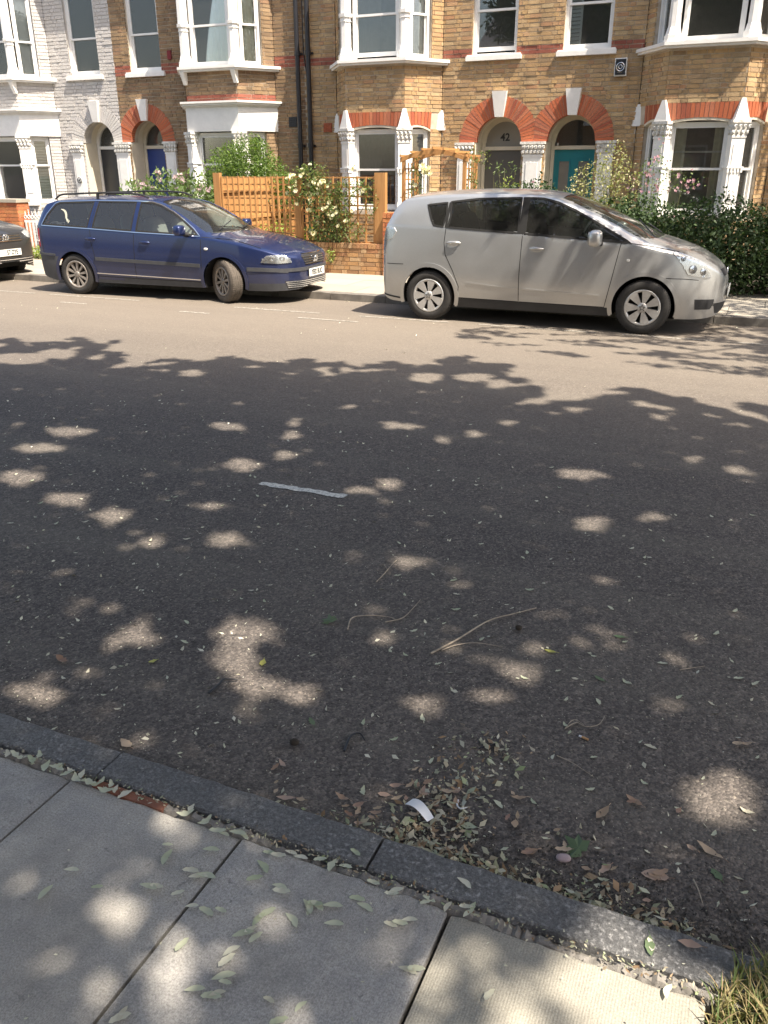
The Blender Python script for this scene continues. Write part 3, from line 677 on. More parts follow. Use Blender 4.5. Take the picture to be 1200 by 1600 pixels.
    # first-floor sill slab running round the bay
    def ringpoly(o, i=0.0): 
        k = o; return [(P[0][0]-k*1.0, 0.0), (P[1][0]-k*.55, P[1][1]-k), (P[2][0]+k*.55, P[2][1]-k), (P[3][0]+k*1.0, 0.0), (P[3][0]-.25, .1), (P[0][0]+.25, .1)]
    mb = MB(T0); mb.prismz(ringpoly(.17), zsl+.03, zsl+.085); mb.prismz(ringpoly(.13), zsl-.01, zsl+.03); o = mb.build('bay_sill', 'white', H)
    if kind == 'boxed':
        mb = MB(T0); mb.prismz(ringpoly(.05), zh-.10, zt+.08); mb.prismz(ringpoly(.08), zt+.08, zt+.11); mb.prismz(ringpoly(.13), zt+.11, zt+.15); mb.prismz(ringpoly(.17), zt+.15, zt+.19); mb.build('cornice', 'white', H)
        for x in (P[1][0], P[2][0]):
            mb = MB(T0); mb.add([(x-.045, -.74, zsl-.26), (x+.045, -.74, zsl-.26), (x+.045, -.69, zsl-.26), (x-.045, -.69, zsl-.26), (x-.05, -.86, zsl-.01), (x+.05, -.86, zsl-.01), (x+.05, -.69, zsl-.01), (x-.05, -.69, zsl-.01)], [(0, 1, 5, 4), (1, 2, 6, 5), (3, 0, 4, 7), (4, 5, 6, 7), (3, 2, 1, 0)]); mb.build('bracket', 'white', H)
    # window over the door
    win = sash(H, T0, .90, wz0+.0, wz1, .90, opts['over'], meet=4.70+bd, openb=opts.get('open2', 0))
    mb = MB(T0); mb.box(.34, 1.46, -.075, .12, wz0-.10, wz0-.02); mb.box(.36, 1.44, -.06, .12, wz0-.02, wz0+.004); mb.build('sill', 'white', win)
    # arch of radial bricks with its keystone
    n = 34
    for k in range(n):
        a0 = PI*k/n+.006; a1 = PI*(k+1)/n-.006; am = (a0+a1)/2
        if abs(am-PI/2) < .165: continue
        poly = [(ctr+r*math.cos(a), spr+r*math.sin(a)) for r, a in ((ri, a0), (ro, a0), (ro, a1), (ri, a1))]
        poly = clip_poly(poly, .003)
        if len(poly) < 3: continue
        mb = MB(T0); mb.prism(poly, -.016+random.uniform(-.003, .003), .12); mb.build('brick', 'brick_red' if not white else brm, H)
    mb = MB(T0); n2 = 40
    for k in range(n2):                                # mortar bed of the arch
        a0, a1 = PI*k/n2, PI*(k+1)/n2
        poly = clip_poly([(ctr+r*math.cos(a), spr+r*math.sin(a)) for r, a in ((ri+.004, a0), (ro-.004, a0), (ro-.004, a1), (ri+.004, a1))], .0)
        if len(poly) > 2: mb.prism(poly, -.007, .25)
    mb.build('arch_mortar', mo, H)
    kz0, kz1 = spr+ri-.01, spr+.92
    mb = MB(T0); mb.add([(ctr-.085, -.06, kz0), (ctr+.085, -.06, kz0), (ctr+.085, .05, kz0), (ctr-.085, .05, kz0), (ctr-.15, -.10, kz1), (ctr+.15, -.10, kz1), (ctr+.15, .05, kz1), (ctr-.15, .05, kz1)], [(0, 1, 5, 4), (1, 2, 6, 5), (2, 3, 7, 6), (3, 0, 4, 7), (4, 5, 6, 7), (3, 2, 1, 0)])
    mb.build('keystone', 'white', H)
    # porch: reveals, door, fanlight
    yb = .45
    mb = MB(T0); mb.box(.20, .244, 0.002, yb, .3, spr); mb.box(1.216, 1.26, 0.002, yb, .3, spr)
    for k in range(24):
        a0, a1 = PI*k/24, PI*(k+1)/24
        mb.prism([(ctr+r*math.cos(a), spr+r*math.sin(a)) for r, a in ((ri+.02, a0), (ri+.06, a0), (ri+.06, a1), (ri+.02, a1))], .001, yb)
    mb.build('porch_lining', 'cream', H)
    mb = MB(T0); mb.box(.1, 1.4, -.35, yb, 0, .30); mb.box(.1, 1.4, -.65, -.35, 0, .16); mb.build('doorstep', 'paving_far', H)
    ztr = 2.22+dz
    fr = MB(T0); f = .07; x0, x1 = .25, 1.21
    fr.box(x0, x0+f, yb, yb+.1, .3, spr); fr.box(x1-f, x1, yb, yb+.1, .3, spr); fr.box(x0+f, x1-f, yb-.02, yb+.1, ztr, ztr+.07)
    for k in range(20):
        a0, a1 = PI*k/20, PI*(k+1)/20
        fr.prism([(ctr+r*math.cos(a), spr+r*math.sin(a)) for r, a in ((ri-.07, a0), (ri+.06, a0), (ri+.06, a1), (ri-.07, a1))], yb, yb+.1)
    fo = fr.build('door_frame', 'cream' if not white else 'white', H)
    g = MB(T0); pl = [(ctr+.41*math.cos(PI*k/16), spr+.41*math.sin(PI*k/16)) for k in range(17)]; pl = [(x0+f, ztr+.06)][:0]+pl+[(x0+f, ztr+.06), (x1-f, ztr+.06)]
    g.prism(pl, yb+.04, yb+.046); g.build('fanlight_pane', 'fan_grey' if opts.get('number') else 'pane', fo)
    if opts.get('number'):
        text('house_number', opts['number'], .20, 'ink', fo, Matrix.Translation((side*ctr, yb+.036, spr+.10)) @ FACE)
    d = MB(T0); d.box(x0+f+.003, x1-f-.003, yb+.03, yb+.075, .3, ztr-.003)
    do = d.build('door', doorm, H)
    for sx in (-1, 1):
        if opts.get('door') == 'glazed':
            q = MB(T0); xa = ctr+sx*.195; q.box(xa-.10, xa+.10, yb+.022, yb+.035, 1.25+dz, 2.0+dz); q.build('door_pane', 'door_panel', do)
            q = MB(T0)
            for (a, b, c, e) in ((xa-.125, xa-.10, 1.22, 2.03), (xa+.10, xa+.125, 1.22, 2.03), (xa-.10, xa+.10, 2.0, 2.03), (xa-.10, xa+.10, 1.22, 1.25)): q.box(a, b, yb+.015, yb+.03, c+dz, e+dz)
            q.build('moulding', doorm, do)
        q = MB(T0); xa = ctr+sx*.195; q.box(xa-.13, xa+.13, yb+.018, yb+.03, .45+dz, 1.0+dz); q.build('door_panel', doorm, do)
    q = MB(T0); q.cyl((1.05, yb+.03, 1.25), (1.05, yb-.03, 1.25), .022, n=8); q.build('handle', 'chrome', do)
    # pilasters at the door (the one on the party line belongs to the house on its right)
    if opts.get('shared', True):
        pilaster(H, TR(0, 0, 0), .46, .3, spr, .10)
    pilaster(H, T0 @ TR(1.43, 0, 0), .36, .3, spr, .09)
    # rooms behind the windows
    mb = MB(T0); mb.box(.0, 5.1, 3.9, 4.0, 0, 6.3); mb.box(.0, .06, .47, 3.9, 0, 6.3); mb.box(5.04, 5.1, .3, 3.9, 0, 6.3); mb.box(0, 5.1, .31, 3.9, 3.3, 3.5); mb.box(0, 5.1, .3, 3.9, 6.15, 6.3); mb.box(0, 5.1, .6, 3.9, .2, .3); mb.box(1.5, 1.6, .47, 3.9, 0, 6.15)
    mb.prismz([(2.2, .3), (4.1, .3), (3.75, -.44), (2.55, -.44)], 3.35, 3.42)
    mb.build('interior', 'room', H)
    # eaves and roof above the picture
    mb = MB(T0); mb.box(0, 5.1, -.05, .3, 6.15, 6.35); mb.add([(0, -.3, 6.35), (5.1, -.3, 6.35), (5.1, 4, 9.0), (0, 4, 9.0), (0, 8, 6.35), (5.1, 8, 6.35)], [(0, 1, 2, 3), (3, 2, 5, 4), (0, 3, 4), (1, 5, 2), (0, 4, 5, 1)])
    mb.prismz(ringpoly(.1), 6.15, 6.3); mb.build('roof', 'tile_roof', H)
    return H
n = NT('etched_fanlight_glass'); n.set((.30, .29, .26), .25); M['fan_grey'] = n.m
hA = house('terraced_house', 'pale painted brick house with grey-white front and an arched porch, leftmost in the terrace', -14.69, -1, .12, ('brick_painted', 'mortar_white'), 'boxed', 'door_black', dict(bay_low=('slats',)*3, bay_up=('roller', 'roller', 'roller'), over='net', shared=False))
for o in hA.children:
    if o.data.materials and o.data.materials[0] == M['brick_red']: pass
hB = house('terraced_house', 'dark brick house with blue door, cream curtains and a red blind', -14.69, 1, .12, ('brick_dark', 'mortar'), 'boxed', 'door_blue', dict(bay_low=('net', 'dark', 'half'), bay_up=('curtain', 'curtain', 'curtain'), over='redblind'))
hC = house('terraced_house', 'yellow brick house number 42 with grey door behind the garden arch', -4.49, -1, 0, ('brick_stock', 'mortar'), 'plain', 'door_grey', dict(bay_low=('dark', 'dark', 'half'), bay_up=('half', 'dark', 'half'), over='dark', number='42', open=.04, open2=.04, shared=False))
hD = house('terraced_house', 'yellow brick house with teal front door and a bay window behind the dark hedge', -4.49, 1, 0, ('brick_stock', 'mortar'), 'plain', 'door_teal', dict(bay_low=('dark', 'half', 'half'), bay_up=('shutter', 'dark', 'shutter'), over='halfshutter', door='glazed', bar=True))
hE = house('terraced_house', 'yellow brick house next to the teal-door house, just beyond the right edge of the picture', 5.71, -1, 0, ('brick_stock', 'mortar'), 'plain', 'door_black', dict(bay_low=('net', 'half', 'dark'), bay_up=('half', 'dark', 'half'), over='net', limit=0))
# drainpipes, vents (house 42), alarm box (teal-door house), number plate of the pale house
def downpipe(x, name='drainpipe'):
    mb = MB(); mb.cyl((x, -.09, .15), (x, -.09, 6.1), .05, n=12)
    for z in (.6, 2.3, 4.1, 5.8): mb.cyl((x, -.09, z), (x, -.09, z+.09), .062, n=12); mb.box(x-.09, x+.09, -.04, .0, z+.02, z+.06)
    mb.build(name, 'pipe', hC)
for x in (-9.72, -9.46): downpipe(x+4.49)
mb = MB(); mb.tube([(-5.1, -.05, 6.1), (-5.1, -.05, 4.2), (-5.02, -.05, 3.6), (-5.02, -.05, .3)], .012, 6); mb.build('cable', 'pipe', hC)
def vent(par, x, z, w, h, mat):
    mb = MB(); mb.box(x-w/2, x+w/2, -.022, 0, z-h/2, z+h/2)
    for j in range(5):
        zz = z-h/2+h*(j+.5)/5
        for i in range(5): xx = x-w/2+w*(i+.5)/5; mb.box(xx-w*.06, xx+w*.06, -.03, -.02, zz-h*.08, zz+h*.04)
    mb.build('air_vent', mat, par)
vent(hB, 4.76, 2.83, .20, .20, 'pipe'); vent(hC, -4.58, 2.70, .20, .18, 'brick_red')
mb = MB(); mb.box(-.11, .11, -.09, -.02, -.15, .15); a = mb.build('alarm_box', 'white_gloss', hD); a.location = (1.57, 0, 3.60)
mb = MB(); mb.box(-.092, .092, -.105, -.09, -.13, .13); mb.build('cover', 'door_black', a)
mb = MB(); mb.lathe([(.062, -.106), (.078, -.106), (.078, -.112), (.062, -.112)], 'y', 24, closed=True); mb.lathe([(.028, -.106), (.038, -.106), (.038, -.112), (.028, -.112)], 'y', 20, closed=True); mb.box(-.05, .05, -.11, -.105, -.10, -.085); mb.build('emblem', 'chrome', a)
mb = MB(); mb.lathe([(0, 0), (.075, 0), (.075, -.01), (0, -.01)], 'y', 20); a = mb.build('number_plaque', 'plate_white', hA); a.location = (-1.43, -.085, 1.62)
mb = MB(); mb.lathe([(.058, -.011), (.073, -.011), (.073, -.014), (.058, -.014)], 'y', 20, closed=True); mb.build('rim', 'ink', a)
text('house_number', '48', .075, 'ink', a, Matrix.Translation((0, -.012, -.0)) @ FACE)
mb = MB(); mb.box(-.05, .05, -.05, 0, -.09, .09); a = mb.build('wall_box', 'curtain_red', hB); a.location = (1.62, 0, 4.28)
# the terrace across the street, behind the photographer
def plain_house(x0, label):
    H = thing('opposite_house', label, 'house', (x0, -9.5, 0)); T = Matrix.Rotation(PI, 4, 'Z')
    mb = MB(T); cuts = [(-.5, 1.6), (2.0, 4.4)]
    mb.box(-5.1, 0, 0, .3, 0, 1.0); mb.box(-5.1, 0, 0, .3, 2.9, 4.0); mb.box(-5.1, 0, 0, .3, 5.9, 7.2)
    for a, b in ((-5.1, -4.2), (-2.4, -1.6), (-.5, 0)): mb.box(a, b, 0, .3, 1.0, 2.9); mb.box(a, b, 0, .3, 4.0, 5.9)
    mb.build('wall', 'brick_flat', H)
    for a, b in ((-4.2, -2.4), (-1.6, -.5)):
        for z0, z1 in ((1.0, 2.9), (4.0, 5.9)): sash(H, T, (a+b)/2, z0, z1, b-a, 'dark')
        m2 = MB(T); m2.box(a-.1, b+.1, -.12, 0, 3.9, 4.0); m2.build('sill', 'white', H)
    mb = MB(T); mb.box(-5.1, 0, 2.5, 2.6, 0, 7.2); mb.add([(0, -.3, 7.2), (-5.1, -.3, 7.2), (-5.1, 4, 9.8), (0, 4, 9.8), (0, 8, 7.2), (-5.1, 8, 7.2)], [(0, 1, 2, 3), (3, 2, 5, 4), (0, 3, 4), (1, 5, 2), (0, 4, 5, 1)]); mb.build('roof', 'tile_roof', H)
M['brick_flat'] = plain('distant_brick', (.26, .17, .10), .9, var=.3, scale=14)
for i in range(5): plain_house(-14.8+5.1*i, 'plain brick house across the street, number %s from the left, seen only in reflections' % ['one', 'two', 'three', 'four', 'five'][i])

# ------------------------------------------------------------------ cars
def lerp(tab, x):
    xs = [t[0] for t in tab]; ys = [t[1] for t in tab]
    return np.interp(x, xs, ys)
def smooth_tab(tab, x):                       # monotone-ish smooth interpolation
    xs = np.array([t[0] for t in tab], float); ys = np.array([t[1] for t in tab], float)
    d = np.diff(ys)/np.diff(xs); m = np.zeros(len(xs)); m[1:-1] = np.where(d[:-1]*d[1:] > 0, 2*d[:-1]*d[1:]/(d[:-1]+d[1:]+1e-9*np.sign(d[:-1]+d[1:]+1e-12)), 0); m[0] = d[0]; m[-1] = d[-1]
    x = np.clip(x, xs[0], xs[-1]); i = np.clip(np.searchsorted(xs, x)-1, 0, len(xs)-2); h = xs[i+1]-xs[i]; t = (x-xs[i])/h
    return (2*t**3-3*t**2+1)*ys[i]+(t**3-2*t**2+t)*h*m[i]+(-2*t**3+3*t**2)*ys[i+1]+(t**3-t**2)*h*m[i+1]
class Car:
    """body lofted from section curves; x forward from the rear axle, y from the centre line, z up"""
    def __init__(c, P, root, paint):
        c.P = P; c.root = root; c.paint = paint
        xr, xn = P['xr'], P['xn']; t = np.linspace(0, 1, 40)
        a = xr+.45*(1-np.cos(t*PI/2)); b = xn-.60*(1-np.cos(t*PI/2))
        mid = np.arange(xr+.45, xn-.60, .026)
        c.X = np.unique(np.round(np.concatenate([a, mid, b]), 5)); c.X = c.X[(c.X > xr+.0002) & (c.X < xn-.0002)]
        c.nr = (7, 14, 13, 12); c.build()
    def keys(c, X):
        P = c.P; wm = P['w']
        tr = np.clip((P['xr']+P['rl']-X)/P['rl'], 0, 1); tn = np.clip((X-(P['xn']-P['nl']))/P['nl'], 0, 1)
        k = (1-tr**P['rp'])**(1/P['rp'])*(1-tn**P['np'])**(1/P['np'])
        w = wm*k*(1-.018*np.clip((X-P['xn']+1.6)/1.6, 0, 1)-.02*np.clip((.1-X)/.8, 0, 1))
        zt = smooth_tab(P['top'], X); zb = smooth_tab(P['bot'], X); drop = lerp(P['drop'], X)
        drop = np.minimum(drop, (zt-zb)*.25); zr = zt-drop
        zbelt = np.minimum(lerp(P['belt'], X), zr-.015*np.clip((zt-zb)/.3, 0, 1)); zbelt = np.maximum(zbelt, zb+(zr-zb)*.6)
        zm = zb+(zbelt-zb)*.45
        wb = w*P.get('wb', .975); wr = wb-(P['tumble']*(zr-zbelt)+.035)*np.clip(w/wm, .15, 1); wr = np.maximum(wr, w*.3)
        return w*P.get('ws', .955), zb, w, zm, wb, zbelt, wr, zr, zt
    def side(c, x, zq):
        """half width of the side at (x, z)"""
        ws, zb, w, zm, wb, ze, wr, zr, zt = c.keys(np.atleast_1d(x)); zq = np.atleast_1d(zq)
        out = np.empty_like(zq)
        t = np.clip((zq-zb)/(zm-zb), 0, 1); y1 = ws+(w-ws)*np.sin(t*PI/2)
        t2 = np.clip((zq-zm)/(ze-zm), 0, 1); y2 = w+(wb-w)*t2**2.2+.006*np.sin(t2*PI)*0
        t3 = np.clip((zq-ze)/np.maximum(zr-ze, 1e-4), 0, 1); y3 = wb+(wr-wb)*(t3+.10*np.sin(PI*t3)*-1*c.P.get('bulge', .6))
        out = np.where(zq < zm, y1, np.where(zq < ze, y2, y3)); return out
    def build(c):
        X = c.X; ws, zb, w, zm, wb, ze, wr, zr, zt = c.keys(X); n1, n2, n3, n4 = c.nr
        rows = []
        for k in range(n1): rows.append(zb+(zm-zb)*k/n1)
        for k in range(n2): rows.append(zm+(ze-zm)*k/n2)
        for k in range(n3+1): rows.append(ze+(zr-ze)*k/n3)
        Z = np.array(rows); R = len(rows)
        XX = np.broadcast_to(X, Z.shape).copy(); Y = np.array([c.side(X, z) for z in Z])
        c.ns = R
        # snap vertices of the side to the outlines that get cut
        polys = [p for k in ('arches', 'glass', 'low', 'extra') for p in c.P.get(k, [])]
        B = []
        for p in polys:
            q = np.array(p, float); q2 = np.roll(q, -1, 0)
            for u, v in zip(q, q2):
                k = max(2, int(np.hypot(*(v-u))/.004)); B.append(u+(v-u)*np.linspace(0, 1, k, endpoint=False)[:, None])
        if B:
            B = np.concatenate(B); V = np.stack([XX.ravel(), Z.ravel()], 1)
            for s in range(0, len(V), 2000):
                d = V[s:s+2000, None, :]-B[None]; d2 = (d**2).sum(2); i = d2.argmin(1); mn = np.sqrt(d2[np.arange(len(i)), i])
                hit = mn < .0165; V[s:s+2000][hit] = B[i[hit]]
            XX = V[:, 0].reshape(Z.shape); Z = V[:, 1].reshape(Z.shape); Y = c.side(XX.ravel(), Z.ravel()).reshape(Z.shape)
        # the top
        tx, tz, ty = [], [], []
        for k in range(1, n4+1):
            s = 1-k/n4; y = wr*s; tz.append(zr+(zt-zr)*(1-(s)**2.4)); ty.append(y); tx.append(X)
        TX, TZ, TY = np.array(tx), np.array(tz), np.array(ty)
        tp = [p for p in c.P.get('top_cut', [])]
        B = []
        for p in tp:
            q = np.array(p, float); q2 = np.roll(q, -1, 0)
            for u, v in zip(q, q2):
                k = max(2, int(np.hypot(*(v-u))/.005)); B.append(u+(v-u)*np.linspace(0, 1, k, endpoint=False)[:, None])
        if B:
            B = np.concatenate(B); V = np.stack([TX.ravel(), TY.ravel()], 1); dd = ((V[:, None]-B[None])**2).sum(2); i = dd.argmin(1); hit = np.sqrt(dd.min(1)) < .02
            V[hit] = B[i[hit]]; hx = V[:, 0].reshape(TX.shape); hy = V[:, 1].reshape(TY.shape)
            wsx = c.keys(hx.ravel()); TZ = (wsx[7]+(wsx[8]-wsx[7])*(1-np.clip(np.abs(hy.ravel())/wsx[6], 0, 1)**2.4)).reshape(TZ.shape); TX, TY = hx, hy
        A = np.concatenate([np.stack([XX, Y, Z], 2), np.stack([TX, TY, TZ], 2)], 0)      # rows x stations x 3
        c.A = A; RR, NN = A.shape[:2]
        half = A.reshape(-1, 3); mir = half*np.array([1, -1, 1]); V = np.concatenate([half, mir]); F = []; c.cent = []
        idx = lambda r, i, s: s*RR*NN+r*NN+i
        for s in (0, 1):
            for r in range(RR-1):
                for i in range(NN-1):
                    q = [idx(r, i, s), idx(r, i+1, s), idx(r+1, i+1, s), idx(r+1, i, s)]
                    F.append(q[::-1] if s == 0 else q)
        e = [idx(r, NN-1, 0) for r in range(RR)]+[idx(r, NN-1, 1) for r in range(RR-2, -1, -1)]; e2 = [idx(r, 0, 0) for r in range(RR)]+[idx(r, 0, 1) for r in range(RR-2, -1, -1)]
        c.V = V; c.bvh = bvhtree.BVHTree.FromPolygons([tuple(v) for v in V], F+[e, e2[::-1]])
        Fc = np.array([V[f].mean(0) for f in F]); rowi = np.array([(k//(NN-1)) % (RR-1) for k in range(len(F))])
        reg = np.zeros(len(F), int); sidef = rowi < c.ns-1
        def inside(P2, poly):
            x, y = P2[:, 0], P2[:, 1]; r = np.zeros(len(P2), bool); n = len(poly)
            for a in range(n):
                x1, y1 = poly[a]; x2, y2 = poly[(a+1) % n]
                cnd = ((y1 > y) != (y2 > y)) & (x < (x2-x1)*(y-y1)/((y2-y1) or 1e-9)+x1); r ^= cnd
            return r
        k = 1; names = {}
        for p in c.P.get('low', []): reg[sidef & inside(Fc[:, [0, 2]], p)] = 1
        names[1] = 'low'
        gi = 10
        for p in c.P.get('glass', []): reg[sidef & inside(Fc[:, [0, 2]], p)] = gi; gi += 1
        gi = 30
        for p in c.P.get('top_cut', []): reg[(~sidef) & inside(np.abs(Fc[:, [0, 1]])*[1, 1]+np.minimum(Fc[:, [0]], 0)*[2, 0], p)] = gi; gi += 1
        for p in c.P.get('arches', []): reg[sidef & inside(Fc[:, [0, 2]], p)] = -1
        def emit(name, sel, mat, parent, off=0., extra=()):
            fs = [F[i] for i in np.nonzero(sel)[0]]
            if not fs: return None
            us = sorted({q for f in fs for q in f} | {q for f in extra for q in f}); mp = {q: j for j, q in enumerate(us)}; vv = V[us].copy()
            if off: vv[:, 1] -= np.sign(vv[:, 1])*off if abs(off) < .5 else 0
            return mobj(name, vv, [[mp[q] for q in f] for f in fs]+[[mp[q] for q in f] for f in extra], mat, parent, True)
        c.body = emit('body', reg == 0, c.paint, c.root, 0, [e, e2[::-1]])
        emit('lower_cladding', reg == 1, c.P.get('lowmat', 'black_plastic'), c.root)
        for g in range(10, 10+len(c.P.get('glass', []))):
            for s in (-1, 1): emit('side_window', (reg == g) & (np.sign(Fc[:, 1]) == s), c.P['glassmat'], c.root, .004)
        for g in range(30, gi):
            gl = V.copy()
            o = emit('windscreen' if g == 30 else 'rear_window', reg == g, 'car_glass', c.root)
            if o: o.location.z = -.004
    def P3(c, x, z, s=-1, out=0.):
        y = float(c.side(np.array([x]), np.array([z]))[0]); return Vector((x, s*(y+out), z))
    def strip(c, pts, w, th, s=-1, mb=None, off=0.0):
        """band laid on the side along (x, z) points"""
        mb = mb or MB(); d = []
        for a, b in zip(pts[:-1], pts[1:]):
            k = max(1, int(math.hypot(b[0]-a[0], b[1]-a[1])/.04)); d += [(a[0]+(b[0]-a[0])*i/k, a[1]+(b[1]-a[1])*i/k) for i in range(k)]
        d.append(pts[-1]); vs = []; n = len(d); closed = (abs(pts[0][0]-pts[-1][0])+abs(pts[0][1]-pts[-1][1])) < 1e-6
        for i, p in enumerate(d):
            a = d[(i-1) % (n-1)] if closed else d[max(i-1, 0)]; b = d[(i+1) % (n-1) if closed else min(i+1, n-1)]
            tx, tz = b[0]-a[0], b[1]-a[1]; L = math.hypot(tx, tz) or 1; nx, nz = -tz/L*w/2, tx/L*w/2
            for (qx, qz, o) in ((p[0]-nx, p[1]-nz, -.004), (p[0]-nx, p[1]-nz, th), (p[0]+nx, p[1]+nz, th), (p[0]+nx, p[1]+nz, -.004)):
                vs.append(c.P3(qx, qz, s, o+off))
        fs = [(i*4+j, i*4+4+j, i*4+4+(j+1) % 4, i*4+(j+1) % 4) for i in range(n-1) for j in range(4)]
        if s > 0: fs = [f[::-1] for f in fs]
        fs += [(0, 1, 2, 3), ((n-1)*4+3, (n-1)*4+2, (n-1)*4+1, (n-1)*4)]
        mb.add(vs, fs); return mb
    def patch(c, name, poly, O, U, V_, D, mat, parent=None, out=.004, th=.02, cell=.018, mb=None, smooth=True):
        """panel of outline poly (in U, V from O) pressed on the body along D"""
        O, U, V_, D = Vector(O), Vector(U), Vector(V_), Vector(D).normalized()
        P = np.array(poly, float); lo, hi = P.min(0)-cell, P.max(0)+cell
        gx = np.arange(lo[0], hi[0]+cell, cell); gy = np.arange(lo[1], hi[1]+cell, cell); g = np.stack(np.meshgrid(gx, gy), 2); sh = g.shape[:2]; g = g.reshape(-1, 2)
        B = []
        for u, v in zip(P, np.roll(P, -1, 0)):
            k = max(2, int(np.hypot(*(v-u))/.002)); B.append(u+(v-u)*np.linspace(0, 1, k, endpoint=False)[:, None])
        B = np.concatenate(B); dd = ((g[:, None]-B[None])**2).sum(2); i = dd.argmin(1); hit = np.sqrt(dd.min(1)) < cell*.62; g[hit] = B[i[hit]]
        pts = []
        for q in g:
            o = O+U*q[0]+V_*q[1]; h, nn, _, _ = c.bvh.ray_cast(o, D, 4)
            if h is None: h, nn, _, _ = c.bvh.find_nearest(o+D*.5)
            pts.append(h-D*out)
        fs = []
        for r in range(sh[0]-1):
            for k in range(sh[1]-1):
                q = [r*sh[1]+k, r*sh[1]+k+1, (r+1)*sh[1]+k+1, (r+1)*sh[1]+k]; ce = g[q].mean(0); x, y = ce; ins = False
                for a in range(len(P)):
                    x1, y1 = P[a]; x2, y2 = P[(a+1) % len(P)]
                    if (y1 > y) != (y2 > y) and x < (x2-x1)*(y-y1)/((y2-y1) or 1e-9)+x1: ins = not ins
                if ins: fs.append(q)
        if not fs: return None
        cnt = {}
        for q in fs:
            for a in range(4):
                e = (q[a], q[(a+1) % 4]); cnt[e] = 1
        rim = [e for e in cnt if (e[1], e[0]) not in cnt]; us = sorted({q for f in fs for q in f}); mp = {q: j for j, q in enumerate(us)}
        vs = [pts[q] for q in us]; nb = len(vs); vs += [pts[q]+D*th for q in us]
        ff = [[mp[q] for q in f] for f in fs]
        if U.cross(V_).dot(D) > 0: ff = [f[::-1] for f in ff]
        own = mb or MB(); own.add(vs, ff, None, smooth); own.add(vs, [(mp[a], mp[b], mp[b]+nb, mp[a]+nb) for a, b in rim])
        return own if mb else own.build(name, mat, parent or c.root)
def front_bar(c, name, z, y0, y1, h, out, mat, parent=None, dz=0.0, th=.02):
    """thin bar following the nose at height z"""
    n = max(6, int((y1-y0)/.03)); vs = []
    for i in range(n+1):
        y = y0+(y1-y0)*i/n; zz = z+dz*abs(y); hit = c.bvh.ray_cast(Vector((6, y+.0007, zz)), Vector((-1, 0, 0)))[0]
        x = hit.x if hit else (vs[-1].x-out if vs else 3.2)
        vs += [Vector((x+out, y, zz-h/2)), Vector((x+out, y, zz+h/2)), Vector((x+out-th, y, zz+h/2)), Vector((x+out-th, y, zz-h/2))]
    mb = MB(); mb.add(vs, [(i*4+j, i*4+4+j, i*4+4+(j+1) % 4, i*4+(j+1) % 4) for i in range(n) for j in range(4)]+[(0, 1, 2, 3), (4*n+3, 4*n+2, 4*n+1, 4*n)])
    return mb.build(name, mat, parent or c.root)
def circle(cx, cz, r, n=48, low=None):
    p = [(cx+r*math.cos(a), cz+r*math.sin(a)) for a in np.linspace(-.35, PI+.35, n)]
    return p+[(cx-r*.9, -.3), (cx+r*.9, -.3)]
